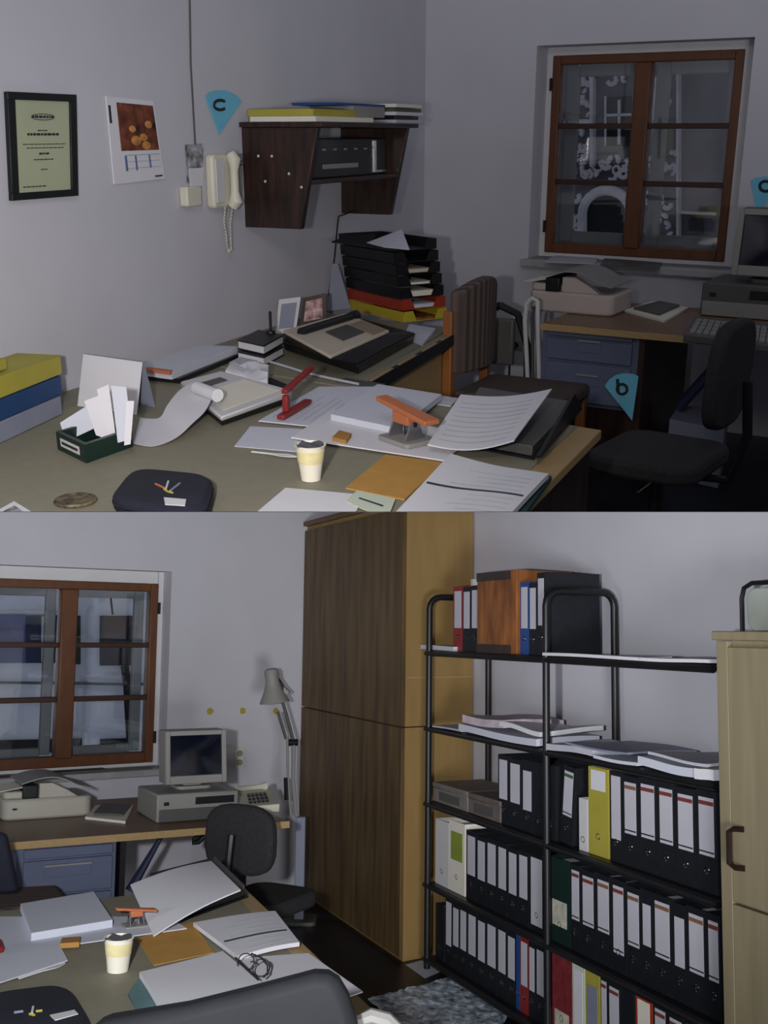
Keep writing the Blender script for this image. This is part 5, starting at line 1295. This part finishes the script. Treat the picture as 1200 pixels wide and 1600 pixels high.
sheet(B, 'paper_stack', 'thick white catalogue lying behind the cup in the lower view', 'catalogue', [(49,1458),(32,1412),(146,1393),(176,1437)], Z+.0065, .022, m_paper2)
sheet(B, 'eraser', 'small brown eraser on the white sheet left of the cup', 'eraser', [(94,1474),(97,1465),(126,1463),(124,1472)], Z+.0065, .014, m_brown)
sheet(B, 'sheet_of_paper', 'bluish white sheets at the left picture edge above the spoon', 'paper', [(-40,1548),(-60,1490),(92,1474),(106,1500)], Z+.0075, .003, m_paper2)
make_spoon(B, (30,1529), (102,1505), 'white plastic spoon lying beside the bluish sheets in the lower view', Z)
make_cup(B, (184,1517), (184,1464), 15.5, 21, 'white plastic cup with yellow print standing by the orange envelope in the lower view', Z)
make_punch(B, B.at(212, 1448, Z+.0065), rzT+math.radians(0), .62, 'grey hole punch with orange lever seen end-on before the curled pages', m_orange)
sheet(B, 'envelope', 'orange brown envelope on the desk between the cup and printed pages, lower view', 'envelope', [(240,1508),(214,1466),(300,1440),(334,1488)], Z, .002, m_orpaper)
sheet(B, 'printed_document', 'white printed pages with a rule at the desk edge above the eyeglasses', 'document', [(468,1472),(372,1492),(302,1440),(430,1423)], Z+.0065, .012, m_paper, 7, curl=lambda s, t: .003*math.sin(4*s), parts=(('blue_rule', (.05,.95,.35,.38), m_tealdk),))
sheet(B, 'folder', 'teal folder under the front pile of white pages', 'folder', [(226,1596),(200,1552),(216,1528),(262,1578)], Z, .006, m_teal)
sheet(B, 'paper_stack', 'front pile of white pages lying on the teal folder before the black chair', 'papers', [(256,1582),(218,1519),(348,1484),(440,1560)], Z+.0065, .014, m_paper, 0, curl=lambda s, t: .003*math.sin(3*s+2*t))
sheet(B, 'sheet_of_paper', 'large white sheet hanging over the desk edge right of the eyeglasses', 'paper', [(420,1600),(374,1497),(482,1489),(567,1549)], Z+.0022, .003, m_paper, 0)
eg = thing(B, 'eyeglasses', 'thin dark eyeglasses lying folded on the white sheets', 'eyeglasses', B.at(400, 1505, Z+.03))
zg = Z+.028
for cx, cy in ((384,1503),(408,1512)):
    c0g = B.at(cx, cy, zg); part(eg, 'lens_rim', MB(True).tube([c0g+V((.022*math.cos(k*math.pi/9), .012*math.sin(k*math.pi/9), .018*math.sin(k*math.pi/9))) for k in range(18)], .0018, 6, True), m_ink)
part(eg, 'temple', MB(True).tube([B.at(368,1497,zg), B.at(385,1514,zg), B.at(403,1530,zg)], .003, 6), m_black)
part(eg, 'temple', MB(True).tube([B.at(393,1490,zg+.02), B.at(408,1496,zg+.02), B.at(418,1508,zg+.015), B.at(418,1520,zg+.005), B.at(412,1527,zg)], .0025, 6), m_ink)
part(eg, 'bridge', MB(True).tube([B.at(392,1503,zg+.004), B.at(396,1502,zg+.01), B.at(400,1506,zg+.004)], .0018, 6), m_ink)
make_pouch(B, [(-50,1660),(-30,1570),(105,1552),(150,1630)], Z, .03, 'black zipped pouch with a small winged emblem at the lower left corner of the picture',
           [([(22,1582),(36,1580)], m_greyblue), ([(52,1573),(50,1583)], m_white), ([(56,1580),(66,1579)], m_yellow), ([(46,1584),(54,1586)], m_yellow)], [(78,1587),(116,1579),(122,1585),(86,1595)])
st2 = [B.at(x, y, Z+.0115) for x, y in ((-12,1494),(-14,1478),(2,1476),(6,1488))]
solo(B, 'stapler', 'end of a red stapler at the left picture edge, lower view', 'stapler', MB(True).hexa(st2, [p+up(.016) for p in st2]), m_red, bev=.003)
# black office chair in the foreground
pf0 = B.at(420, 1700, 0); D_ = 2.15
def fp(px, py, dy=0): 
    d = B.ray(px, py); return B.E+d*((D_+dy)/d.y)
out = [(120,1640),(150,1600),(290,1577),(395,1551),(490,1526),(512,1527),(528,1537),(543,1562),(556,1600),(566,1660),(560,1760),(160,1760)]
fc_ = thing(B, 'desk_chair', 'back of a black office chair in front of the desk at the lower picture edge', 'chair', V((fp(360,1640).x, D_, .0)))
part(fc_, 'backrest', MB(True).prism([fp(x, y) for x, y in out], (0,.07,0)), m_blackm, .02)
part(fc_, 'back_bar', MB(True).tube([fp(360,1700,-.02), fp(360,1900,-.02)], .02, 8), m_black)
zz = fp(360,1900).z; bx = fp(360,1640).x
part(fc_, 'seat', MB(True).box(bx-.23, bx+.23, D_+.075, D_+.5, .40, .47), m_blackm, .03)
part(fc_, 'gas_lift', MB(True).tube([V((bx, D_+.28, .06)), V((bx, D_+.28, .395))], .028, 10), m_black)
for k in range(5):
    a = k*2*math.pi/5; part(fc_, 'base_leg', MB(True).tube([V((bx, D_+.28, .08)), V((bx+.26*math.cos(a), D_+.28+.26*math.sin(a), .03))], [.028,.018], 8), m_black)
ar = [fp(x, y, .12) for x, y in ((556,1640),(562,1596),(580,1588),(604,1594),(622,1612))]
part(fc_, 'armrest', MB(True).tube(ar, .016, 8), m_grey)
# =====================================================================
# the slab between the two stacked views, cutting, lights, camera
# =====================================================================
me = bpy.data.meshes.new('ceiling')  # unseen edge-on slab added between the views, keeps their light apart
mbx = MB().box(-9, 9, .62, 8.3, CAMZ-.0001, CAMZ+.0001)
o = bpy.data.objects.new('ceiling', mesh_of(mbx, 'ceiling', m_divider)); COL.objects.link(o); o['kind'] = 'structure'; SLAB = o.name

bpy.context.view_layer.update()
def root(o):
    while o.parent: o = o.parent
    return o
dead = []
for o in list(COL.objects):
    if o.type != 'MESH' or o.name == SLAB: continue
    r = root(o); key = ROOM.get(r.name)
    if not key: continue
    W_ = o.matrix_world
    zc_ = CAMZ+(.0012 if key == 'A' else -.0012)
    zs = [(W_ @ v.co).z for v in o.data.vertices]
    sgn = 1 if key == 'A' else -1
    if not zs: dead.append(o); continue
    if all((z-zc_)*sgn >= 0 for z in zs): continue
    if all((z-zc_)*sgn <= 0 for z in zs): dead.append(o); continue
    if o.data.users > 1: o.data = o.data.copy()
    I = W_.inverted(); co = I @ V((0, 0, zc_)); no = (W_.to_3x3().transposed() @ V((0, 0, 1))).normalized()
    b = bmesh.new(); b.from_mesh(o.data)
    g = bmesh.ops.bisect_plane(b, geom=b.verts[:]+b.edges[:]+b.faces[:], plane_co=co, plane_no=no, clear_inner=(sgn == 1), clear_outer=(sgn == -1), dist=1e-6)
    ed = [e for e in g['geom_cut'] if isinstance(e, bmesh.types.BMEdge) and e.is_valid]
    if ed:
        try: bmesh.ops.holes_fill(b, edges=ed)
        except Exception as ex_: pass
    b.to_mesh(o.data); b.free()
    o.data.set_sharp_from_angle(angle=math.radians(38))
    if not o.data.polygons: dead.append(o)
def kill(n_):
    o = bpy.data.objects.get(n_)
    if o is None: return
    for c in [c.name for c in o.children]: kill(c)
    bpy.data.objects.remove(bpy.data.objects[n_])
for n_ in [o.name for o in dead]: kill(n_)
for n_ in [o.name for o in COL.objects if o.type == 'EMPTY' and not o.children]: kill(n_)

w = bpy.data.worlds.new('world'); sc.world = w; w.use_nodes = True
bg = w.node_tree.nodes['Background']; bg.inputs[0].default_value = S(180,183,196); bg.inputs[1].default_value = WORLD
def lamp(name, typ, loc, e, size=.1, rot=(0,0,0), col=(1,1,1), **kw):
    l = bpy.data.lights.new(name, typ); l.energy = e; l.color = col
    if typ == 'AREA': l.size = size
    elif typ in ('POINT', 'SPOT'): l.shadow_soft_size = size
    for k, v_ in kw.items(): setattr(l, k, v_)
    o = bpy.data.objects.new(name, l); COL.objects.link(o); o.location = loc; o.rotation_euler = rot; o['kind'] = 'helper'; return o
lamp('flash_upper_view', 'SPOT', (-.32, .5, CAMZ+.1), FLASHA, .04, (math.radians(88), 0, math.radians(AIMA)), (1, .97, .94), spot_size=math.radians(66), spot_blend=1.0)
lamp('flash_lower_view', 'SPOT', (-.32, .5, CAMZ-.08), FLASHB, .04, (math.radians(88), 0, math.radians(AIMB)), (.95, .97, 1), spot_size=math.radians(84), spot_blend=1.0)
lamp('side_fill_lower_view', 'AREA', (-3.3, 1.2, CAMZ-.75), FILLB, 1.2, (math.radians(88), 0, math.radians(-52)), (.93, .95, 1))  # added fill from the left, stands for no known lamp
lamp('top_fill_upper_view', 'AREA', (-.2, -1.2, CAMZ+1.5), FILLA, 1.0, (math.radians(72), 0, math.radians(22)), (1, .98, .97))  # unseen fill above the lens, added to even out the upper view
lamp('rear_fill_lower_view', 'AREA', (.9, -1.6, CAMZ-.95), FILLC, 1.0, (math.radians(97), 0, math.radians(14)), (.95, .97, 1))  # fill added behind the lens to lift the far walls
cam = bpy.data.cameras.new('camera'); co_ = bpy.data.objects.new('camera', cam); COL.objects.link(co_)
co_.location = (0, 0, CAMZ); co_.rotation_euler = (math.radians(90), 0, 0)
cam.sensor_fit = 'HORIZONTAL'; cam.sensor_width = 36; cam.lens = 36*F/1200; cam.clip_start = .05
sc.camera = co_
sc.view_settings.view_transform = 'Standard'; sc.view_settings.look = 'None'; sc.view_settings.gamma = 1
sc.view_settings.use_curve_mapping = False; sc.view_settings.exposure = EXPO
